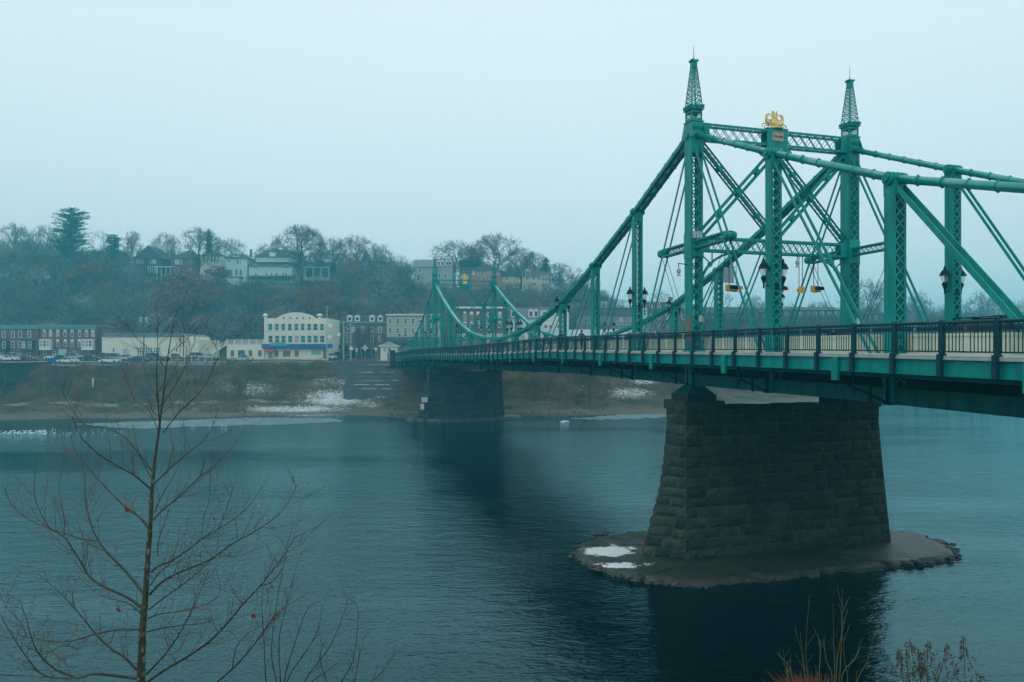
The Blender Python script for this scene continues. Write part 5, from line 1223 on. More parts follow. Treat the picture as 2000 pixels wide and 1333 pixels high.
p = gpos(104, 168); r_ = thing('blue_bin', 'bright blue bin behind the black bank fence', 'bin', p); mb = MB(); mb.prism([(-.85, -.4, 0), (.85, -.4, 0), (.95, -.4, 1.1), (-.95, -.4, 1.1)], (0, .9, 0)); obj('body', mb, mat('blue_plastic', (.01, .12, .38), .5), r_); mb = MB(); mb.box(-1, 1, -.5, .6, 1.103, 1.2); obj('lid', mb, mat('blue_plastic', (.01, .12, .38)), r_)
p = gpos(181.5, 152); r_ = thing('marker_post', 'short white marker post on the left riverbank slope', 'post', p); mb = MB(); mb.tube((0, 0, -.3), (0, 0, 1.9), .14, .14, 8); obj('post', mb, M_white, r_); mb = MB(); mb.lathe((0, 0, 1.9), [(.2, 0), (.2, .12), (.05, .2)], 8); obj('cap', mb, M_white, r_)

# ================================================================== trees
M_bark = mat('bark', (.085, .072, .055), .95, (.05, .042, .034), 3); M_twig = mat('twigs', (.13, .10, .08), .95, (.08, .066, .055), .5)
M_needle = mat('pine_needles', (.035, .075, .045), .8, (.02, .045, .03), .6); M_oakleaf = mat('dead_oak_leaves', (.30, .13, .05), .9, (.19, .085, .035), .5)
def rvec(rs): return Vector((rs.gauss(0, 1), rs.gauss(0, 1), rs.gauss(0, 1))).normalized()
def gen(seed, H, rad=.45, vr=.40, nb=(9, 7, 6, 4), stems=1, fork=.30, lean=0):
    """branches aimed at points of an uneven dome, so the crown is round and fine at its rim"""
    rs = random.Random(seed); seg = [[], [], [], [], []]; c = Vector((lean*H, 0, H*(1-vr))); ax = (rad*H, rad*H, vr*H)
    def shell(v):
        d = Vector(((v.x-c.x)/ax[0], (v.y-c.y)/ax[1], (v.z-c.z)/ax[2])); l = d.length
        k = rs.uniform(.80, 1.06)/max(l, .05) if l > .8 else 1
        return Vector((c.x+d.x*k*ax[0], c.y+d.y*k*ax[1], c.z+d.z*k*ax[2]))
    def curve(p0, p3, r0, r1, n, lv, kx=.3, kz=.55):
        D = p3-p0; p1 = p0+Vector((D.x*kx, D.y*kx, D.z*kz)); P = [p0]; j = D.length*.035
        for i in range(1, n+1):
            t_ = i/n; q = p0*(1-t_)**2+p1*2*t_*(1-t_)+p3*t_*t_
            if i < n: q = q+rvec(rs)*j
            P.append(q)
        R_ = [r0+(r1-r0)*(i/n)**.8 for i in range(n+1)]
        for i in range(n): seg[lv].append((P[i], P[i+1], R_[i], R_[i+1]))
        return P, R_
    def at(P, R_, f): i = min(int(f*(len(P)-1)), len(P)-2); g = f*(len(P)-1)-i; return P[i].lerp(P[i+1], g), R_[i]+(R_[i+1]-R_[i])*g
    for st in range(stems):
        b0 = Vector((rs.uniform(-.3, .3)*(stems > 1), 0, -.4)); off = (st-(stems-1)/2)*.10*H
        T, TR = curve(b0, Vector((c.x+off, 0, H*rs.uniform(.62, .75))), H*.021/stems**.4, H*.009, 6, 0, .6, .5)
        n0 = max(4, nb[0]//stems)
        for i in range(n0):
            a_ = 2.4*i+rs.uniform(-.4, .4)+st; e_ = (i+.5)/n0; z = -.25+1.2*e_; rr = math.sqrt(max(.05, 1-min(z, .98)**2))
            tgt = shell(Vector((c.x+off*.6+math.cos(a_)*rr*ax[0], c.y+math.sin(a_)*rr*ax[1], c.z+z*ax[2]*.95)))
            p0, r0 = at(T, TR, min(.98, fork+(.95-fork)*(.1+.9*e_)*rs.uniform(.8, 1)))
            L1, R1 = curve(p0, tgt, r0*.62, .05, 5, 1)
            for j in range(nb[1]):
                p1, r1 = at(L1, R1, rs.uniform(.25, .97)); t2 = shell(p1.lerp(tgt, .6)+rvec(rs)*.30*H*rad/.45+Vector((0, 0, .05*H)))
                L2, R2 = curve(p1, t2, r1*.6, .035, 3, 2)
                for k in range(nb[2]):
                    p2, r2 = at(L2, R2, rs.uniform(.25, 1)); t3 = shell(p2.lerp(t2, .6)+rvec(rs)*.13*H+Vector((0, 0, .03*H)))
                    L3, R3 = curve(p2, t3, r2*.6, .025, 2, 3)
                    for m_ in range(nb[3]):
                        p3, r3 = at(L3, R3, rs.uniform(.3, 1)); seg[4].append((p3, p3+(rvec(rs)+Vector((0, 0, .35))+(t3-p2).normalized()*.8).normalized()*H*rs.uniform(.035, .075), .02, .012))
    return seg
def seg2mb(segs, n=3, rmin=.02):
    mb = MB()
    for (p, q, a, b_) in segs: mb.tube(p, q, max(a, rmin), max(b_, rmin*.8), n, cap=False)
    return mb
LIB = {}
def tree_kind(name, seed, H, rmin=.028, leaves=None, **k):
    S = gen(seed, H, **k)
    tr = seg2mb(S[0]+S[1], 7, .05).mesh('trunk', M_bark, True); cw = seg2mb(S[2]+S[3]+S[4], 3, rmin)
    mats = [M_twig]
    if leaves:
        rs = random.Random(seed); mats.append(leaves)
        for (p, q, _, _) in S[4]+S[3]:
            for _ in range(3):
                c = p.lerp(q, rs.random())+rvec(rs)*.2; a = rvec(rs)*.16; b_ = rvec(rs)*.12; cw.quad([c-a-b_, c+a-b_, c+a+b_, c-a+b_], 1)
    LIB[name] = (tr, cw.mesh('crown', mats), sorted(abs(v[0]) for v in cw.v)[int(len(cw.v)*.97)], H)
tree_kind('round', 1, 16); tree_kind('round2', 12, 16, rad=.52, vr=.38, nb=(10, 7, 6, 4))
tree_kind('upright', 3, 16, rad=.27, vr=.42, nb=(9, 6, 5, 4)); tree_kind('sparse', 4, 16, rad=.42, vr=.42, nb=(6, 4, 4, 3), stems=2, fork=.2); tree_kind('forked', 5, 18, rad=.42, vr=.36, stems=2, fork=.5, nb=(12, 7, 6, 5))
tree_kind('oakleaf', 6, 12, rad=.5, vr=.44, fork=.15, leaves=M_oakleaf, nb=(9, 6, 5, 3))
def put_tree(kind, px, ytop, Y, wpx, label, group, rot=None, zbase=None, name='bare_tree', cat='tree'):
    tr, cw, hw, H = LIB[kind]; X = (px-1000)/F*Y; zb = g1(X, Y) if zbase is None else zbase; h = CH+(HZ-ytop)/F*Y-zb
    r_ = thing(name, label, cat, (X, Y, zb), rot if rot is not None else random.random()*6.28, group)
    sc = h/H; sw = (wpx/F*Y/2)/hw if wpx else sc; r_.scale = (sw, sw, sc)
    obj('trunk', tr, None, r_); obj('crown', cw, None, r_); return r_
G = 'bare trees on the hilltop skyline'
for (k, px, yt, Y, wp, lb) in [
 ('round', 28, 437, 318, 62, 'bare round crowned tree at the far left end of the skyline'), ('round2', 88, 441, 322, 50, 'bare tree pressed against the left side of the big pine'),
 ('sparse', 196, 449, 312, 52, 'sparse bare tree with a dark forked trunk right of the big pine'), ('upright', 259, 452, 306, 36, 'slim upright bare tree left of the steep gabled house'),
 ('round2', 326, 457, 312, 56, 'fine twigged bare tree above the porch roof lights'), ('round', 390, 446, 297, 82, 'broad dark bare tree above the timbered house'),
 ('round', 452, 467, 322, 66, 'pale bare tree rising behind the square pale blue house'), ('round2', 524, 477, 325, 60, 'low pale bare tree behind the wide blue house'),
 ('forked', 585, 441, 292, 88, 'biggest bare tree with forked trunk right of the wide blue house'), ('round2', 650, 466, 305, 66, 'bare tree just right of the big forked tree'),
 ('round', 697, 461, 312, 80, 'wide bare tree left of the turreted house'), ('round2', 742, 478, 318, 56, 'bare tree behind the turrets'),
 ('sparse', 783, 497, 312, 42, 'low bare tree left of the pale mansard house'), ('round2', 889, 471, 305, 84, 'bare round tree above the four pale dormers'),
 ('round', 930, 480, 308, 52, 'narrow bare tree between the two largest crowns above the far portal'), ('round', 972, 458, 296, 104, 'tallest bare tree on the right hill, directly above the far right tower'),
 ('round2', 1018, 484, 300, 62, 'bare tree behind the yellow gabled house'), ('upright', 1043, 494, 304, 50, 'upright bare tree behind the yellow balcony house'),
 ('round', 1092, 514, 298, 56, 'bare tree right of the small spruce'), ('sparse', 1124, 522, 298, 48, 'sparse bare tree where the hilltop starts to fall'),
 ('sparse', 1150, 538, 296, 46, 'thin bare tree low on the right shoulder of the hill')]:
    put_tree(k, px, yt, Y, wp, lb, G)
G = 'bare trees beyond the right half of the bridge'
for (k, px, yt, Y, wp, lb) in [
 ('sparse', 1290, 566, 232, 74, 'bare tree in front of the brick flats'), ('sparse', 1413, 570, 250, 62, 'bare tree with a curved limb left of the middle post'), ('round2', 1472, 578, 262, 52, 'fine bare tree just left of the middle post'),
 ('sparse', 1545, 590, 262, 44, 'low bare tree right of the middle post'), ('round', 1600, 590, 275, 70, 'round bare tree left of the right tower'), ('round2', 1700, 549, 272, 100, 'large bare tree right of the right tower'),
 ('round', 1790, 572, 280, 64, 'bare tree right of the short foreground post'), ('round', 1918, 572, 300, 84, 'round crowned bare tree right of the lantern post at the right'), ('round2', 1985, 590, 300, 70, 'bare tree at the right edge of the photo'), ('upright', 1830, 604, 305, 44, 'low bare tree just left of the right lantern post')]:
    put_tree(k, px, yt, Y, wp, lb, G)
G = 'brown leaved trees on the hillside'
for (px, yt, Y, wp, lb) in [(366, 533, 238, 104, 'large orange brown oak on the slope below the timbered house'), (640, 556, 246, 46, 'small orange brown tree below the turreted house'), (165, 516, 270, 70, 'brown leaved tree on the slope right of the big pine'), (600, 560, 240, 40, 'reddish bush like tree above the cream hall'), (425, 520, 290, 44, 'rusty tree below the timbered house porch')]:
    put_tree('oakleaf', px, yt, Y, wp, lb, G, name='oak_tree')
G = 'small street trees by the mansard row'
for (px, yt, lb) in ((700, 640, 'small bare street tree before the left half of the mansard row'), (722, 634, 'bare street tree before the right half of the mansard row'), (745, 650, 'small bare street tree left of the booth roof')):
    put_tree('upright', px, yt, 182, 26, lb, G)
put_tree('forked', 1152, 727, 150, 40, 'dark many stemmed tree on the bank under the bridge', None)
for px, lb in ((1047, 'left snow flecked tree on the bank under the bridge'), (1071, 'right snow flecked tree on the bank under the bridge')): put_tree('sparse', px, 715, 157, 22, lb, 'thin trees under the bridge')
random.seed(31)
ORDN = ['first', 'second', 'third', 'fourth', 'fifth', 'sixth', 'seventh', 'eighth', 'ninth', 'tenth']
LM = [(-200, 'the left edge of the photo'), (28, 'the round crowned tree at the far left'), (138, 'the tallest dark pine'), (225, 'the small dark evergreen'), (290, 'the steep gabled house'), (359, 'the porch house'), (411, 'the timbered house'), (462, 'the square pale blue house'), (528, 'the wide blue house'), (590, 'the big forked tree'), (646, 'the porch bungalow'), (732, 'the turreted house'), (829, 'the pale mansard house'), (884, 'the four pale dormers'), (978, 'the pink brick house'), (1073, 'the yellow balcony house'), (1162, 'the tall second lantern post'), (1340, 'the near left tower'), (1420, 'the curved limb tree'), (1512, 'the middle foreground post'), (1659, 'the right tower'), (1750, 'the short foreground post'), (1860, 'the right lantern post'), (1945, 'the round crowned tree at the right')]
_lc = {}
def lm_label(px, what, tail):
    m_ = [l for l in LM if l[0] <= px][-1][1]; k = (what, m_); _lc[k] = _lc.get(k, 0)+1
    r_ = '%s %s right of %s%s' % (ORDN[min(_lc[k], 10)-1], what, m_, tail)
    return r_.replace(' at the far left', '').replace(' of the photo', '') if len(r_.split()) > 16 else r_
sk = lambda px: float(np.interp(px, [-80, 0, 200, 300, 430, 600, 780, 850, 960, 1060, 1140, 1200, 1260, 1330, 1400, 1650, 1750, 2050], [452, 455, 478, 478, 492, 480, 505, 505, 490, 518, 545, 575, 605, 620, 606, 600, 596, 600]))
i = 0
for px in list(np.arange(-50, 1230, 25)):
    px += random.uniform(-9, 9); put_tree(random.choice(['round', 'round2', 'upright', 'sparse']), px, sk(px)+random.uniform(0, 22), random.uniform(322, 345), random.uniform(40, 66), lm_label(px, 'hazy tree', ', in the back row'), 'crowded bare trees behind the hilltop')
for px in np.arange(1340, 2030, 24):
    px += random.uniform(-8, 8); put_tree(random.choice(['round', 'round2', 'upright']), px, sk(px)+random.uniform(-4, 14), random.uniform(300, 350), random.uniform(34, 56), lm_label(px, 'faint tree', ', farthest row'), 'low row of hazy trees beyond the bridge')
for i, px in enumerate(np.arange(1360, 1990, 27)):
    px += random.uniform(-9, 9); put_tree(random.choice(['round', 'upright', 'sparse']), px, 600+random.uniform(-2, 14), random.uniform(235, 255), random.uniform(34, 50), lm_label(px, 'darker tree', ', before the terraces'), 'bare trees before the hazy terraces')
# conifers
def conifer(px, ytop, ybase_vis, Y, wpx, label, seed, flat=True):
    rs = random.Random(seed); X = (px-1000)/F*Y; zb = g1(X, Y); h = CH+(HZ-ytop)/F*Y-zb; hw = wpx/F*Y/2; r_ = thing('pine_tree', label, 'tree', (X, Y, zb), 0, 'evergreens on the hilltop')
    tk = MB(); tk.tube((0, 0, -.5), (0, 0, h*.6), h*.022, h*.014, 8); tk.tube((0, 0, h*.6), (0, 0, h*.98), h*.014, .05, 8); ne = MB()
    nl = int(h/.62)
    for i in range(nl):
        z = h*(.28+.72*i/nl); f_ = (z/h-.28)/.72
        R_ = hw*(1.0-.25*f_ if f_ < .35 else (.78 if f_ < .62 else .62+.12*math.sin(f_*9)))*(1 if f_ < .93 else .62) if flat else hw*(1-f_)**.8+.2
        for b_ in range(7):
            a = rs.random()*6.283; L = R_*rs.uniform(.45, 1.05); dirv = Vector((math.cos(a), math.sin(a), rs.uniform(-.05, .42))); z = h*(.28+.72*i/nl)+rs.uniform(-.5, .5)-.12*L; p0 = Vector((0, 0, z)); p1 = p0+dirv*L; tk.tube(p0, p1, .07, .02, 4, cap=False)
            n = int(L*14)
            for j in range(n):
                c = p0.lerp(p1, .25+.8*j/n)+Vector((rs.gauss(0, .35), rs.gauss(0, .35), rs.uniform(-.12, .42))); u = Vector((rs.gauss(0, 1), rs.gauss(0, 1), .3*rs.gauss(0, 1))).normalized()*rs.uniform(.2, .42); v = rvec(rs)*.07
                ne.quad([c-u-v, c+u-v, c+u+v, c-u+v])
    obj('trunk', tk, M_bark, r_); obj('crown', ne, M_needle, r_)
conifer(138, 409, 520, 306, 84, 'tallest dark pine with flat layered boughs on the left skyline', 1)
conifer(222, 460, 520, 310, 42, 'small dark evergreen right of the sparse forked tree', 2)
conifer(1066, 502, 540, 292, 34, 'small spiky spruce near the right end of the hilltop', 3, False)
conifer(408, 448, 500, 315, 30, 'dark evergreen top beside the broad bare tree', 4, False)
# ---- wooded hillside: one mass
def big_mesh(name, parts, m):
    V = []; FQ = []; n0 = 0
    for (v, f) in parts: V.append(v); FQ.append(f+n0); n0 += len(v)
    V = np.concatenate(V).astype(np.float32); FQ = np.concatenate(FQ).astype(np.int32); me = bpy.data.meshes.new(name)
    me.vertices.add(len(V)); me.vertices.foreach_set('co', V.ravel()); me.loops.add(FQ.size); me.loops.foreach_set('vertex_index', FQ.ravel()); me.polygons.add(len(FQ)); me.polygons.foreach_set('loop_start', np.arange(0, FQ.size, 4, dtype=np.int32)); me.polygons.foreach_set('loop_total', np.full(len(FQ), 4, dtype=np.int32))
    me.materials.append(m); me.update(calc_edges=True); me.validate(); o = bpy.data.objects.new(name, me); C.objects.link(o); return o
m = bpy.data.materials.new('wood_twigs'); m.use_nodes = True; t = m.node_tree; b = t.nodes['Principled BSDF']; b.inputs['Roughness'].default_value = .95; b.inputs['Specular IOR Level'].default_value = .1
at_ = N(t, 'ShaderNodeAttribute', attribute_name='tint'); rp = N(t, 'ShaderNodeValToRGB'); el = rp.color_ramp.elements; el[0].color = (.06, .068, .07, 1); el[1].color = (.28, .15, .08, 1)
for p_, c_ in ((.35, (.11, .105, .095, 1)), (.62, (.18, .155, .14, 1)), (.84, (.30, .29, .28, 1)), (.9, (.26, .14, .08, 1))): q = el.new(p_); q.color = c_
t.links.new(at_.outputs['Fac'], rp.inputs[0]); t.links.new(rp.outputs[0], b.inputs['Base Color']); M_woodt = m
proto = []
for sd_ in range(7):
    S = gen(40+sd_, 12.0, rad=.34+.03*sd_, vr=.42, nb=(6, 5, 4, 3), fork=.25, stems=1+(sd_ % 3 == 1)); mb = MB()
    for li, L_ in enumerate(S):
        for (p, q, a, b_) in L_:
            if li < 2: mb.tube(p, q, max(a, .06), max(b_, .05), 4, cap=False)
            else:
                rr = .05 if li == 2 else .035; d = (q-p).normalized(); o_ = d.cross(Vector((random.gauss(0, 1), random.gauss(0, 1), random.gauss(0, 1)))).normalized()*rr; mb.quad([p-o_, q-o_*.7, q+o_*.7, p+o_])
    proto.append((np.array(mb.v), np.array([f for f in mb.f if len(f) == 4])))
occl = lambda px: float(np.interp(px, [-80, 100, 235, 262, 430, 445, 590, 600, 650, 662, 700, 775, 795, 808, 900, 1072, 1085, 1130, 1180, 1240, 1330, 1400, 2050], [474, 482, 492, 530, 540, 556, 556, 550, 548, 505, 522, 524, 520, 562, 562, 562, 545, 556, 584, 612, 636, 632, 626]))
parts = []; tints = []; cnt = 0; tries = 0
while cnt < 1150 and tries < 30000:
    tries += 1; px = random.uniform(-90, 1360) if random.random() < .86 else random.uniform(1340, 2060); Y = random.uniform(218, 335)
    X = (px-1000)/F*Y; 
    if Y < float(np.interp(X, _sx, _sy))+66: continue
    zb = g1(X, Y); h = random.uniform(8, 13.5)+(3 if Y > 280 else 0); lim = CH+(HZ-occl(px)-(random.uniform(-14, 8) if random.random() < .68 else random.uniform(4, 36)))/F*Y-zb
    if lim < 2.6: continue
    h = min(h, lim); v, f = proto[random.randrange(7)]; a = random.random()*6.28; s_ = h/12; c_, n_ = math.cos(a), math.sin(a); sw = max(s_, .6)*random.uniform(.9, 1.3)
    tints.append(np.full(len(f), random.random())); parts.append((np.stack([(v[:, 0]*c_-v[:, 1]*n_)*sw+X, (v[:, 0]*n_+v[:, 1]*c_)*sw+Y, v[:, 2]*s_+zb], 1), f)); cnt += 1
o = big_mesh('hillside_wood', parts, M_woodt); tv = np.concatenate(tints); at_ = o.data.attributes.new('tint', 'FLOAT', 'FACE'); at_.data.foreach_set('value', tv[:len(o.data.polygons)].astype(np.float32)); o['kind'] = 'stuff'; tag(o, 'dense bare grey brown wood covering the hillside below the houses', 'wood')
# ---- brush on the banks
def blades(n, fn, hmin, hmax, wd, m, name, label):
    V = np.zeros((n*4, 3)); 
    for i in range(n):
        x, y, z, k = fn(); h = random.uniform(hmin, hmax)*k; dx, dy = random.gauss(0, .35)*h, random.gauss(0, .35)*h; a = random.random()*3.14; ox, oy = math.cos(a)*wd, math.sin(a)*wd
        V[i*4:(i+1)*4] = [(x-ox, y-oy, z-.05), (x+ox, y+oy, z-.05), (x+dx+ox*.4, y+dy+oy*.4, z+h), (x+dx-ox*.4, y+dy-oy*.4, z+h)]
    o = big_mesh(name, [(V, np.arange(n*4).reshape(n, 4))], m); o['kind'] = 'stuff'; tag(o, label, 'brush')
cl = [(random.uniform(-112, 45), random.uniform(13, 28.5), random.uniform(.8, 2.4), random.uniform(.4, 1.6)) for _ in range(1100)]+[(random.uniform(-112, 45), random.uniform(4, 9), random.uniform(.6, 1.6), random.uniform(.3, .8)) for _ in range(160)]
def bf():
    x, d_, r_, k = random.choice(cl); x += random.gauss(0, r_); d_ = min(d_+random.gauss(0, r_*.5), 28.6); 
    if -41 < x < -25: x -= 20
    y = float(shore(x))+d_; px_ = 1000+F*x/y
    if ((480 < px_ < 770 and d_ < 22) or 1190 < px_ < 1300) and random.random() < .85: return bf()
    return x, y, g1(x, y), k
M_brush = mat('dry_brush', (.30, .18, .10), .95, (.06, .045, .03), .30, detail=8)
blades(110000, bf, .25, 1.2, .03, M_brush, 'bank_brush', 'dry brown brush and weeds on the far riverbank')

# ================================================================== foreground tree (traced limb by limb, each with its own depth)
TY = 12.5
def z8(p): return (p[0]/2.819, p[1]/2.819+860)
M_fbark = mat('sycamore_bark', (.085, .082, .05), .9, (.028, .03, .02), 9, .4, 30); M_ftwig = mat('fine_twigs', (.17, .13, .09), .85, (.09, .075, .05), 6); M_fpatch = mat('pale_bark', (.30, .29, .24), .85, (.08, .07, .05), 7)
frs = random.Random(77)
trunk = [(272, 1345, 13), (275, 1333, 12.5), (278, 1232, 10.5), (284, 1165, 9), (289, 1087, 7.6), (294, 1020, 6.4), (297, 956, 5.4), (303, 895, 4.6), (309, 850, 3.9), (313, 820, 3.4), (320, 765, 2.6), (325, 715, 2.0), (333, 665, 1.5), (339, 632, 1.0), (346, 606, .6)]
def W3(px, py, dy): return W(px, py, TY+dy)
k_ = TY/F
tm = MB(); pts = [W3(a, b_, 0) for a, b_, _ in trunk]; g0 = Vector((pts[0].x, TY, g1(pts[0].x, TY)-.3)); allp = [(g0, 11*k_)]+[(p, max(t_[2]*.62, .55)*k_) for p, t_ in zip(pts, trunk)]
for (p, r0), (q, r1) in zip(allp, allp[1:]): tm.tube(p, q, r0, r1, 10, cap=False)
sapling = thing('bare_sycamore', 'bare young sycamore with spreading branches in the left foreground', 'tree', g0+Vector((0, 0, .3)))
gl_ = sapling.location.copy()
for i, v in enumerate(tm.v): tm.v[i] = (v[0]-gl_.x, v[1]-gl_.y, v[2]-gl_.z)
obj('trunk', tm, M_fbark, sapling, smooth=True)
pm = MB()
for i in range(70):
    f_ = frs.random(); a = allp[2:9]; j = frs.randrange(len(a)-1); p = a[j][0].lerp(a[j+1][0], f_)-gl_; rr = a[j][1]*1.01+.001; an = frs.uniform(0, 6.28); w_ = frs.uniform(.3, .6); h_ = frs.uniform(.02, .07)
    Q = []
    for (da, dz_) in ((-w_, -h_*.3), (-w_*.3, -h_), (w_*.6, -h_*.7), (w_, .1*h_), (w_*.3, h_), (-w_*.5, h_*.8)): Q.append((p.x+rr*math.cos(an+da), p.y+rr*math.sin(an+da), p.z+dz_))
    pm.quad(Q)
obj('bark_patches', pm, M_fpatch, sapling)
BR = [
 (5, [(750,1312),(590,1292),(500,1290),(430,1310),(250,1300),(150,1200),(70,1080),(0,960)]), (4.2, [(752,1265),(690,1200),(600,1140),(520,1060),(440,960),(340,850),(200,730)]),
 (3.6, [(765,1043),(640,1045),(520,1070),(400,1105),(300,1108),(150,1085),(50,1050),(-60,990)]), (3, [(430,1312),(300,1260),(210,1170),(170,1080),(150,1000),(105,870)]),
 (2.4, [(775,955),(710,900),(600,870),(530,840),(430,750)]), (4.6, [(778,922),(700,865),(600,820),(500,760),(450,680),(400,600),(350,530),(270,480),(210,370),(190,290),(195,150)]),
 (4.4, [(788,842),(700,730),(600,630),(540,550),(500,460),(470,330),(465,200),(440,60)]), (4, [(815,480),(770,425),(700,375),(600,280),(500,170),(430,90),(395,0),(380,-90)]),
 (3, [(828,268),(760,210),(680,160),(560,90),(460,0),(420,-70),(400,-130)]), (2.2, [(830,205),(790,130),(760,60),(745,0),(730,-90)]), (1.8, [(350,535),(355,450),(340,350),(325,270),(345,150),(355,80)]),
 (2, [(540,555),(450,545),(350,510),(250,480),(130,420),(60,350),(25,260)]), (3.4, [(805,1290),(900,1190),(980,1080),(1040,970),(1090,860),(1150,720)]),
 (4.4, [(795,1345),(900,1270),(1020,1200),(1150,1110),(1250,1010),(1340,900),(1430,805),(1500,720),(1560,640),(1620,535)]), (2.8, [(810,1055),(900,1035),(1000,1020),(1100,1010),(1200,985),(1300,930)]),
 (2.8, [(812,985),(870,960),(970,945),(1070,925),(1180,880),(1215,820),(1190,720)]), (2.6, [(818,935),(900,870),(1000,800),(1100,720),(1180,650),(1300,640)]),
 (4.4, [(825,850),(870,800),(950,745),(1060,700),(1170,650),(1280,570),(1390,510),(1490,445),(1570,370),(1640,240)]), (4, [(830,730),(870,695),(950,660),(1040,600),(1110,545),(1200,490),(1310,420),(1390,340),(1445,250)]),
 (2.2, [(826,800),(880,730),(960,660),(1020,610)]), (1.7, [(1110,545),(1120,430),(1150,340),(1155,230)]), (3.2, [(845,440),(900,380),(990,310),(1080,220),(1160,160),(1250,70),(1310,0),(1350,-70)]),
 (2.2, [(850,400),(880,330),(930,240),(970,170),(1000,100)]), (2.6, [(850,240),(920,170),(1000,100),(1060,50),(1120,0),(1170,-80),(1200,-170)]), (1.5, [(1200,490),(1250,380),(1285,250)]),
 (1.6, [(870,640),(870,560),(910,450),(930,380)]), (3.2, [(1180,1345),(1290,1250),(1380,1150),(1460,1040),(1520,960),(1600,900),(1700,840)]), (2.2, [(430,1150),(350,1130),(270,1170),(180,1190)]),
 (2.4, [(1440,800),(1500,780),(1560,700)]), (1.8, [(1280,1255),(1300,1140),(1370,1060),(1450,1020)]), (2.2, [(-40,1290),(60,1295),(160,1298),(250,1305)]), (1.6, [(150,1085),(110,1000),(20,900),(60,870)])]
UP = [(2.4, [(313, 838), (308, 778), (306, 730), (308, 682), (306, 640)]), (1.8, [(318, 846), (355, 800), (395, 762), (425, 700), (440, 660)]), (2.0, [(300, 925), (250, 860), (215, 840), (165, 830), (135, 790), (120, 760)]),
 (1.6, [(318, 790), (350, 740), (372, 690), (385, 650)]), (1.3, [(325, 722), (300, 690), (262, 655), (248, 632)]), (1.5, [(312, 850), (290, 800), (262, 780), (240, 720)]), (1.2, [(330, 690), (360, 668), (385, 640)]), (1.4, [(322, 760), (350, 700), (352, 650)])]
def limb(pix, r0, spread_):
    n = len(pix); out_ = []; tot = 0
    for i, (a, b_) in enumerate(pix):
        if i: tot += math.hypot(a-pix[i-1][0], b_-pix[i-1][1])
        f_ = i/(n-1); out_.append((W3(a, b_, spread_*tot*k_)-gl_, max(r0*.60*(1-f_*.85), .5)*k_))
    return out_
tw = MB()
def smooth(pp):
    o_ = []
    for i in range(len(pp)-1):
        p0 = pp[max(i-1, 0)][0]; p1, r1 = pp[i]; p2, r2 = pp[i+1]; p3 = pp[min(i+2, len(pp)-1)][0]
        for j in range(3):
            t_ = j/3; q = .5*((2*p1)+(p2-p0)*t_+(2*p0-5*p1+4*p2-p3)*t_*t_+(3*p1-p0-3*p2+p3)*t_**3); o_.append((q, r1+(r2-r1)*t_))
    o_.append(pp[-1]); return o_
def twigs(pp, lvl, dens):
    L = sum((b_[0]-a[0]).length for a, b_ in zip(pp, pp[1:])); n = int(L*dens); side = 1
    for _ in range(n):
        j = frs.randrange(max(1, int(len(pp)*.15)), len(pp)-1) if len(pp) > 3 else 0; (a, ra), (b_, rb) = pp[j], pp[j+1]; p = a.lerp(b_, frs.random()); d = (b_-a).normalized(); o_ = d.orthogonal().normalized(); o_.rotate(Quaternion(d, frs.uniform(0, 6.28)))
        dd = (d*.75+o_*.75).normalized(); Lt = frs.uniform(.25, .8)*(1 if lvl == 0 else .45)*min(1, L/1.2); r_ = min(ra*.7, .0075 if lvl == 0 else .005); q = [(p, r_)]; m_ = 5 if lvl == 0 else 3
        for i in range(m_):
            dd = (dd+rvec(frs)*.15+Vector((0, 0, .12))).normalized(); p = p+dd*Lt/m_; r_ = max(r_*.85, .0034); q.append((p, r_))
        for (x, rx), (y, ry) in zip(q, q[1:]): tw.tube(x, y, rx, ry, 3, cap=False)
        if lvl < 2: twigs(q, lvl+1, 5 if lvl == 0 else 4)
for r0, P in [(r_, [z8(p) for p in P]) for r_, P in BR]+UP:
    sp_ = frs.uniform(-.75, .75); pp = smooth(limb(P, r0, sp_)); lm = MB()
    for (x, rx), (y, ry) in zip(pp, pp[1:]): lm.tube(x, y, rx, ry, 6, cap=False)
    obj('branch', lm, M_fbark, sapling, smooth=True); twigs(pp, 0, 7.0)
obj('twigs', tw, M_ftwig, sapling)
M_leaf = mat('dead_red_leaf', (.30, .035, .015), .8, (.16, .03, .015), 30)
for (x, y) in ((700, 382), (648, 938), (1395, 970), (1495, 808), (1178, 434), (1440, 800)):
    a, b_ = z8((x, y)); c = W3(a, b_, -.06)-gl_; lm = MB(); big = 1 if x in (648, 1395, 700) else .6
    for i in range(5):
        an = frs.random()*6.28; u = Vector((math.cos(an), frs.uniform(-.4, .4), math.sin(an)))*.05*big; v = Vector((-math.sin(an), .3, math.cos(an)))*.03*big; lm.quad([c-v*.4, c+u*.4-v, c+u, c+u*.5+v]); 
    obj('dead_leaf', lm, M_leaf, sapling)
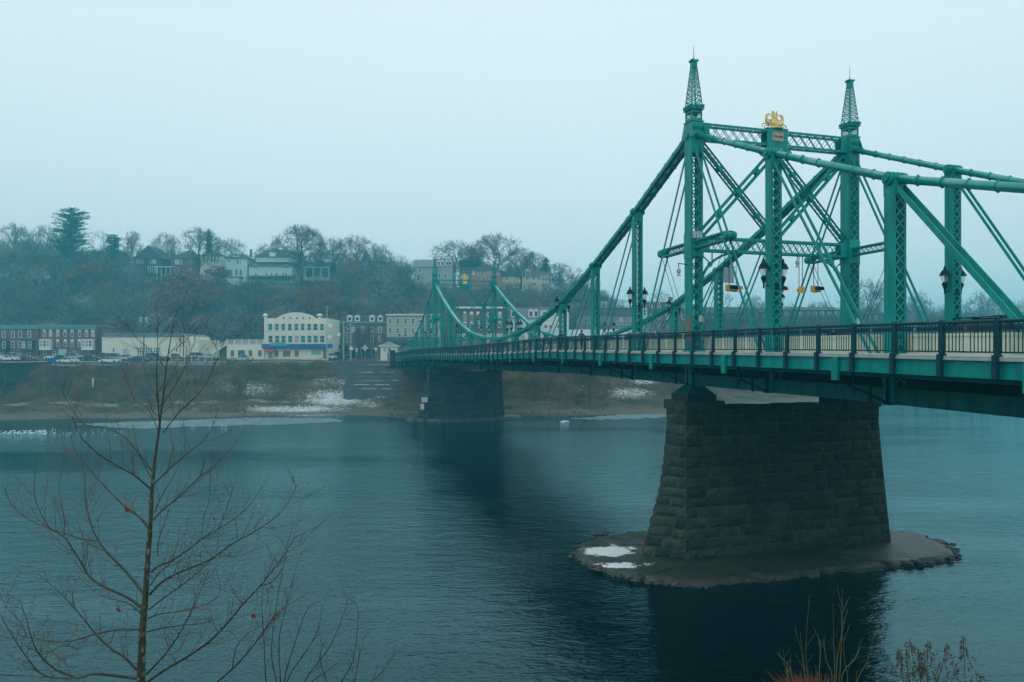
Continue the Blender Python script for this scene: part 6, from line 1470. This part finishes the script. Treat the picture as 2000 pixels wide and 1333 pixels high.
# ---- small shrubs bottom centre-left (second sapling) and right
def stems(name, label, base_px, Y, lst, m, twig=6, r0=.012, cat='shrub'):
    bx_, by_ = base_px; g = W(bx_, by_, Y); gz = g1(g.x, Y); root = thing(name, label, cat, (g.x, Y, gz)); L0 = root.location.copy(); mb = MB(); rs = random.Random(len(label)); t2 = MB()
    for P in lst:
        dy = rs.uniform(-.35, .35); pts = [(W(a, b_, Y+dy*i/len(P))-L0) for i, (a, b_) in enumerate(P)]
        base = Vector((pts[0].x*.8, pts[0].y*.8, -.05)); n = len(pts); pp = smooth([(base, r0)]+[(p, r0*(1-.8*(i+1)/n)) for i, p in enumerate(pts)])
        for (x, rx), (y, ry) in zip(pp, pp[1:]): mb.tube(x, y, max(rx, .0025), max(ry, .002), 5, cap=False)
        for _ in range(twig):
            j = rs.randrange(len(pp)//3, len(pp)-1); p = pp[j][0]; d = (pp[j+1][0]-pp[j][0]).normalized(); o_ = d.orthogonal().normalized(); o_.rotate(Quaternion(d, rs.uniform(0, 6.28))); dd = (d+o_*.6).normalized(); Lt = rs.uniform(.08, .35)
            for i in range(4): dd = (dd+rvec(rs)*.15+Vector((0, 0, .15))).normalized(); q = p+dd*Lt/4; t2.tube(p, q, .0028, .002, 3, cap=False); p = q
    obj('stem', mb, m, root); obj('twigs', t2, m, root); return root
M_stem = mat('olive_stem', (.13, .12, .055), .85, (.08, .075, .04), 12)
stems('bare_shrub', 'thin bare shrub with upright whips right of the foreground sycamore', (560, 1400), 10.5, [[(548, 1333), (545, 1250), (560, 1180), (582, 1095)], [(555, 1333), (575, 1260), (600, 1190), (626, 1175)], [(560, 1333), (600, 1270), (622, 1230), (628, 1180)], [(590, 1340), (640, 1270), (668, 1210), (680, 1170)], [(540, 1333), (530, 1270), (545, 1150), (575, 1000)], [(600, 1345), (640, 1310), (665, 1290)], [(520, 1340), (515, 1240), (512, 1160), (535, 1090)], [(660, 1345), (690, 1290), (700, 1200), (692, 1175)], [(690, 1345), (700, 1290), (712, 1240)], [(640, 1345), (625, 1290), (632, 1255)], [(700, 1350), (740, 1320), (775, 1270)]], M_fbark, 9, .012)
stems('bare_shrub', 'clump of tall greenish stems rising from the orange grass tuft', (1600, 1420), 9.0, [[(1640, 1320), (1643, 1260), (1645, 1200), (1645, 1150)], [(1633, 1322), (1636, 1280), (1648, 1220), (1656, 1190)], [(1630, 1320), (1628, 1250), (1627, 1180)], [(1645, 1318), (1668, 1290), (1685, 1245)], [(1572, 1322), (1568, 1290), (1563, 1235)], [(1576, 1322), (1574, 1265), (1578, 1200)], [(1625, 1322), (1614, 1290), (1609, 1240)], [(1548, 1330), (1540, 1300), (1518, 1276)], [(1672, 1335), (1695, 1290), (1704, 1250)], [(1541, 1330), (1537, 1300), (1543, 1290)], [(1600, 1322), (1602, 1280), (1602, 1248)], [(1655, 1330), (1650, 1295), (1646, 1240)], [(1540, 1333), (1533, 1300), (1530, 1268)]], M_stem, 3, .0085)
tb_ = W(1590, 1330, 9.0); gr0 = (tb_.x, 9.0, g1(tb_.x, 9.0)-.02); root = thing('grass_tuft', 'rusty orange dry grass tuft at the bottom edge of the photo', 'grass tuft', gr0); rs = random.Random(5); mb = MB()
hh = tb_.z-gr0[2]-.12
for i in range(2200):
    x, y = rs.gauss(0, .15), rs.gauss(0, .16); L = (hh+.06)*rs.uniform(.55, 1.05)*(1-.3*min(1, abs(x)/.5)); dx, dy = rs.gauss(0, .13), rs.gauss(0, .13); p = Vector((x, y, 0)); q = Vector((x+dx*.4, y+dy*.4, L*.6)); r2 = Vector((x+dx*1.4, y+dy*1.4, L)); w_ = Vector((.004, 0, 0)); mb.quad([p-w_, p+w_, q+w_, q-w_]); mb.quad([q-w_, q+w_, r2+w_*.2, r2-w_*.2])
obj('blades', mb, mat('rusty_grass', (.21, .065, .022), .9, (.11, .04, .015), 8), root)
M_mug = mat('dried_seed_heads', (.11, .08, .045), .9, (.06, .042, .026), 20)
for (px, yt, lb) in ((1758, 1268, 'leftmost short drooping weed stalk'), (1778, 1243, 'tall drooping weed stalk second from the left'), (1794, 1268, 'narrow weed stalk in the middle of the clump'), (1812, 1253, 'drooping weed stalk right of the middle'), (1850, 1258, 'widest bushy weed stalk leaning left'), (1881, 1246, 'tall thin weed stalk at the right'), (1905, 1310, 'tiny weed tip rightmost at the bottom edge')):
    Y = 8.0; top = W(px, yt, Y); gz = g1(top.x, Y); rs = random.Random(px); root = thing('dried_weed', lb+' at the bottom right', 'weed', (top.x, Y, gz), 0, 'dried weed stalks at the bottom right'); h = top.z-gz; mb = MB(); ln = rs.uniform(-.12, .12) if px != 1850 else .2
    P = [Vector((ln*(1-i/8)*-1, 0, h*i/8)) for i in range(9)]
    for a, b_ in zip(P, P[1:]): mb.tube(a, b_, .004, .003, 5, cap=False)
    hd = MB(); wdt = .32 if px == 1850 else .2
    for i in range(26 if px < 1900 else 8):
        f_ = rs.uniform(.50, .99); p = Vector((-ln*(1-f_), 0, h*f_)); a = rs.random()*6.28; R_ = wdt*(1.05-f_)*2*rs.uniform(.3, .8); q = p+Vector((math.cos(a)*R_, math.sin(a)*R_*.7, .03)); r2 = q+Vector((math.cos(a)*R_*.5, 0, -rs.uniform(.04, .16))); mb.tube(p, q, .002, .0015, 3, cap=False); mb.tube(q, r2, .0015, .001, 3, cap=False)
        for j in range(9): c = q.lerp(r2, rs.random())+rvec(rs)*.008; u = rvec(rs)*.011; v = rvec(rs)*.005; hd.quad([c-u-v, c+u-v, c+u+v, c-u+v])
    obj('stem', mb, M_mug, root); obj('seed_head', hd, M_mug, root)

# ================================================================== people
import bmesh
def person(loc, rotz, label, top, legs, skin, H=1.72, stride=.25):
    J = {'pel': (0, 0, .95, .14), 'wa': (0, 0, 1.12, .13), 'ch': (0, .01, 1.33, .155), 'nk': (0, .01, 1.50, .06), 'hb': (0, .02, 1.58, .085), 'ht': (0, .01, 1.72, .085)}
    for s, n in ((-1, 'l'), (1, 'r')):
        J['hip'+n] = (s*.09, 0, .90, .10); J['kn'+n] = (s*.10, s*stride*.45+.04, .49, .065); J['an'+n] = (s*.10, s*stride, .09, .05); J['ft'+n] = (s*.11, s*stride+.16, .04, .04)
        J['sh'+n] = (s*.19, 0, 1.42, .07); J['el'+n] = (s*.26, -s*.06, 1.14, .05); J['wr'+n] = (s*.25, -s*.06+.14, .93, .035); J['ha'+n] = (s*.24, -s*.06+.20, .86, .03)
    E = [('pel', 'wa'), ('wa', 'ch'), ('ch', 'nk'), ('nk', 'hb'), ('hb', 'ht')]+[e for n in 'lr' for e in (('pel', 'hip'+n), ('hip'+n, 'kn'+n), ('kn'+n, 'an'+n), ('an'+n, 'ft'+n), ('ch', 'sh'+n), ('sh'+n, 'el'+n), ('el'+n, 'wr'+n), ('wr'+n, 'ha'+n))]
    ks = list(J); bm = bmesh.new(); ly = bm.verts.layers.skin.verify(); vs_ = []
    for k in ks: v = bm.verts.new(J[k][:3]); v[ly].radius = (J[k][3], J[k][3]*.85); vs_.append(v)
    vs_[0][ly].use_root = True
    for a, b_ in E: bm.edges.new((vs_[ks.index(a)], vs_[ks.index(b_)]))
    me = bpy.data.meshes.new('p'); bm.to_mesh(me); bm.free(); o = bpy.data.objects.new('person', me); C.objects.link(o); o.modifiers.new('s', 'SKIN'); sb_ = o.modifiers.new('u', 'SUBSURF'); sb_.levels = sb_.render_levels = 2
    dg = bpy.context.evaluated_depsgraph_get(); m2 = bpy.data.meshes.new_from_object(o.evaluated_get(dg)); o.modifiers.clear(); o.data = m2; m2.materials.clear()
    for m_ in (skin, legs, top): m2.materials.append(m_)
    for p in m2.polygons:
        c = p.center; p.material_index = 1 if c.z < .95 and abs(c.x) < .22 and not (c.z > .8 and c.y > .1) else (2 if c.z < 1.49 and c.z > .95 or (abs(c.x) > .2 and c.z > .92) else 0); p.use_smooth = True
    o.location = loc; o.rotation_euler = (0, 0, rotz); k_ = H/1.78; o.scale = (k_, k_, k_)
    hb = MB(); hb.lathe((0, -.01, 1.63), [(.095, -.06), (.105, 0), (.09, .09), (.04, .13)], 10); obj('hair', hb, legs, o)
    return tag(o, label, 'person')
M_skin = mat('skin', (.45, .28, .2), .6); M_coat = mat('dark_coat', (.02, .025, .035), .8); M_jean = mat('dark_trousers', (.02, .03, .05), .8); M_bcoat = mat('blue_jacket', (.03, .10, .22), .8)
person(BP(-1.4, 19.5, dz(19.5)), BA+R(180), 'person in a dark coat walking on the sidewalk left of the short lantern post', M_coat, M_jean, M_skin)
person(BP(-1.2, 15.2, dz(15.2)), BA, 'person in dark trousers on the sidewalk just right of the short lantern post', M_coat, M_jean, M_skin, 1.66)
p = gpos(1178, 147); person(p, 1.2, 'person in a blue jacket standing on the far shore under the bridge', M_bcoat, M_jean, M_skin, 1.6, .1)

# ================================================================== haze
hz = bpy.data.materials.new('haze_air'); hz.use_nodes = True; t = hz.node_tree; t.nodes.clear(); ou = N(t, 'ShaderNodeOutputMaterial'); pv = N(t, 'ShaderNodeVolumePrincipled')
pv.inputs['Color'].default_value = (.15, .80, .98, 1); pv.inputs['Density'].default_value = .00114; pv.inputs['Anisotropy'].default_value = .1
t.links.new(pv.outputs[0], ou.inputs['Volume'])
mb = MB(); mb.box(-1300, 1300, -90, 860, -3.2, 72); o = obj('haze', mb, hz); o['kind'] = 'stuff'; tag(o, 'pale blue mist hanging over the river and the far hillside', 'haze')
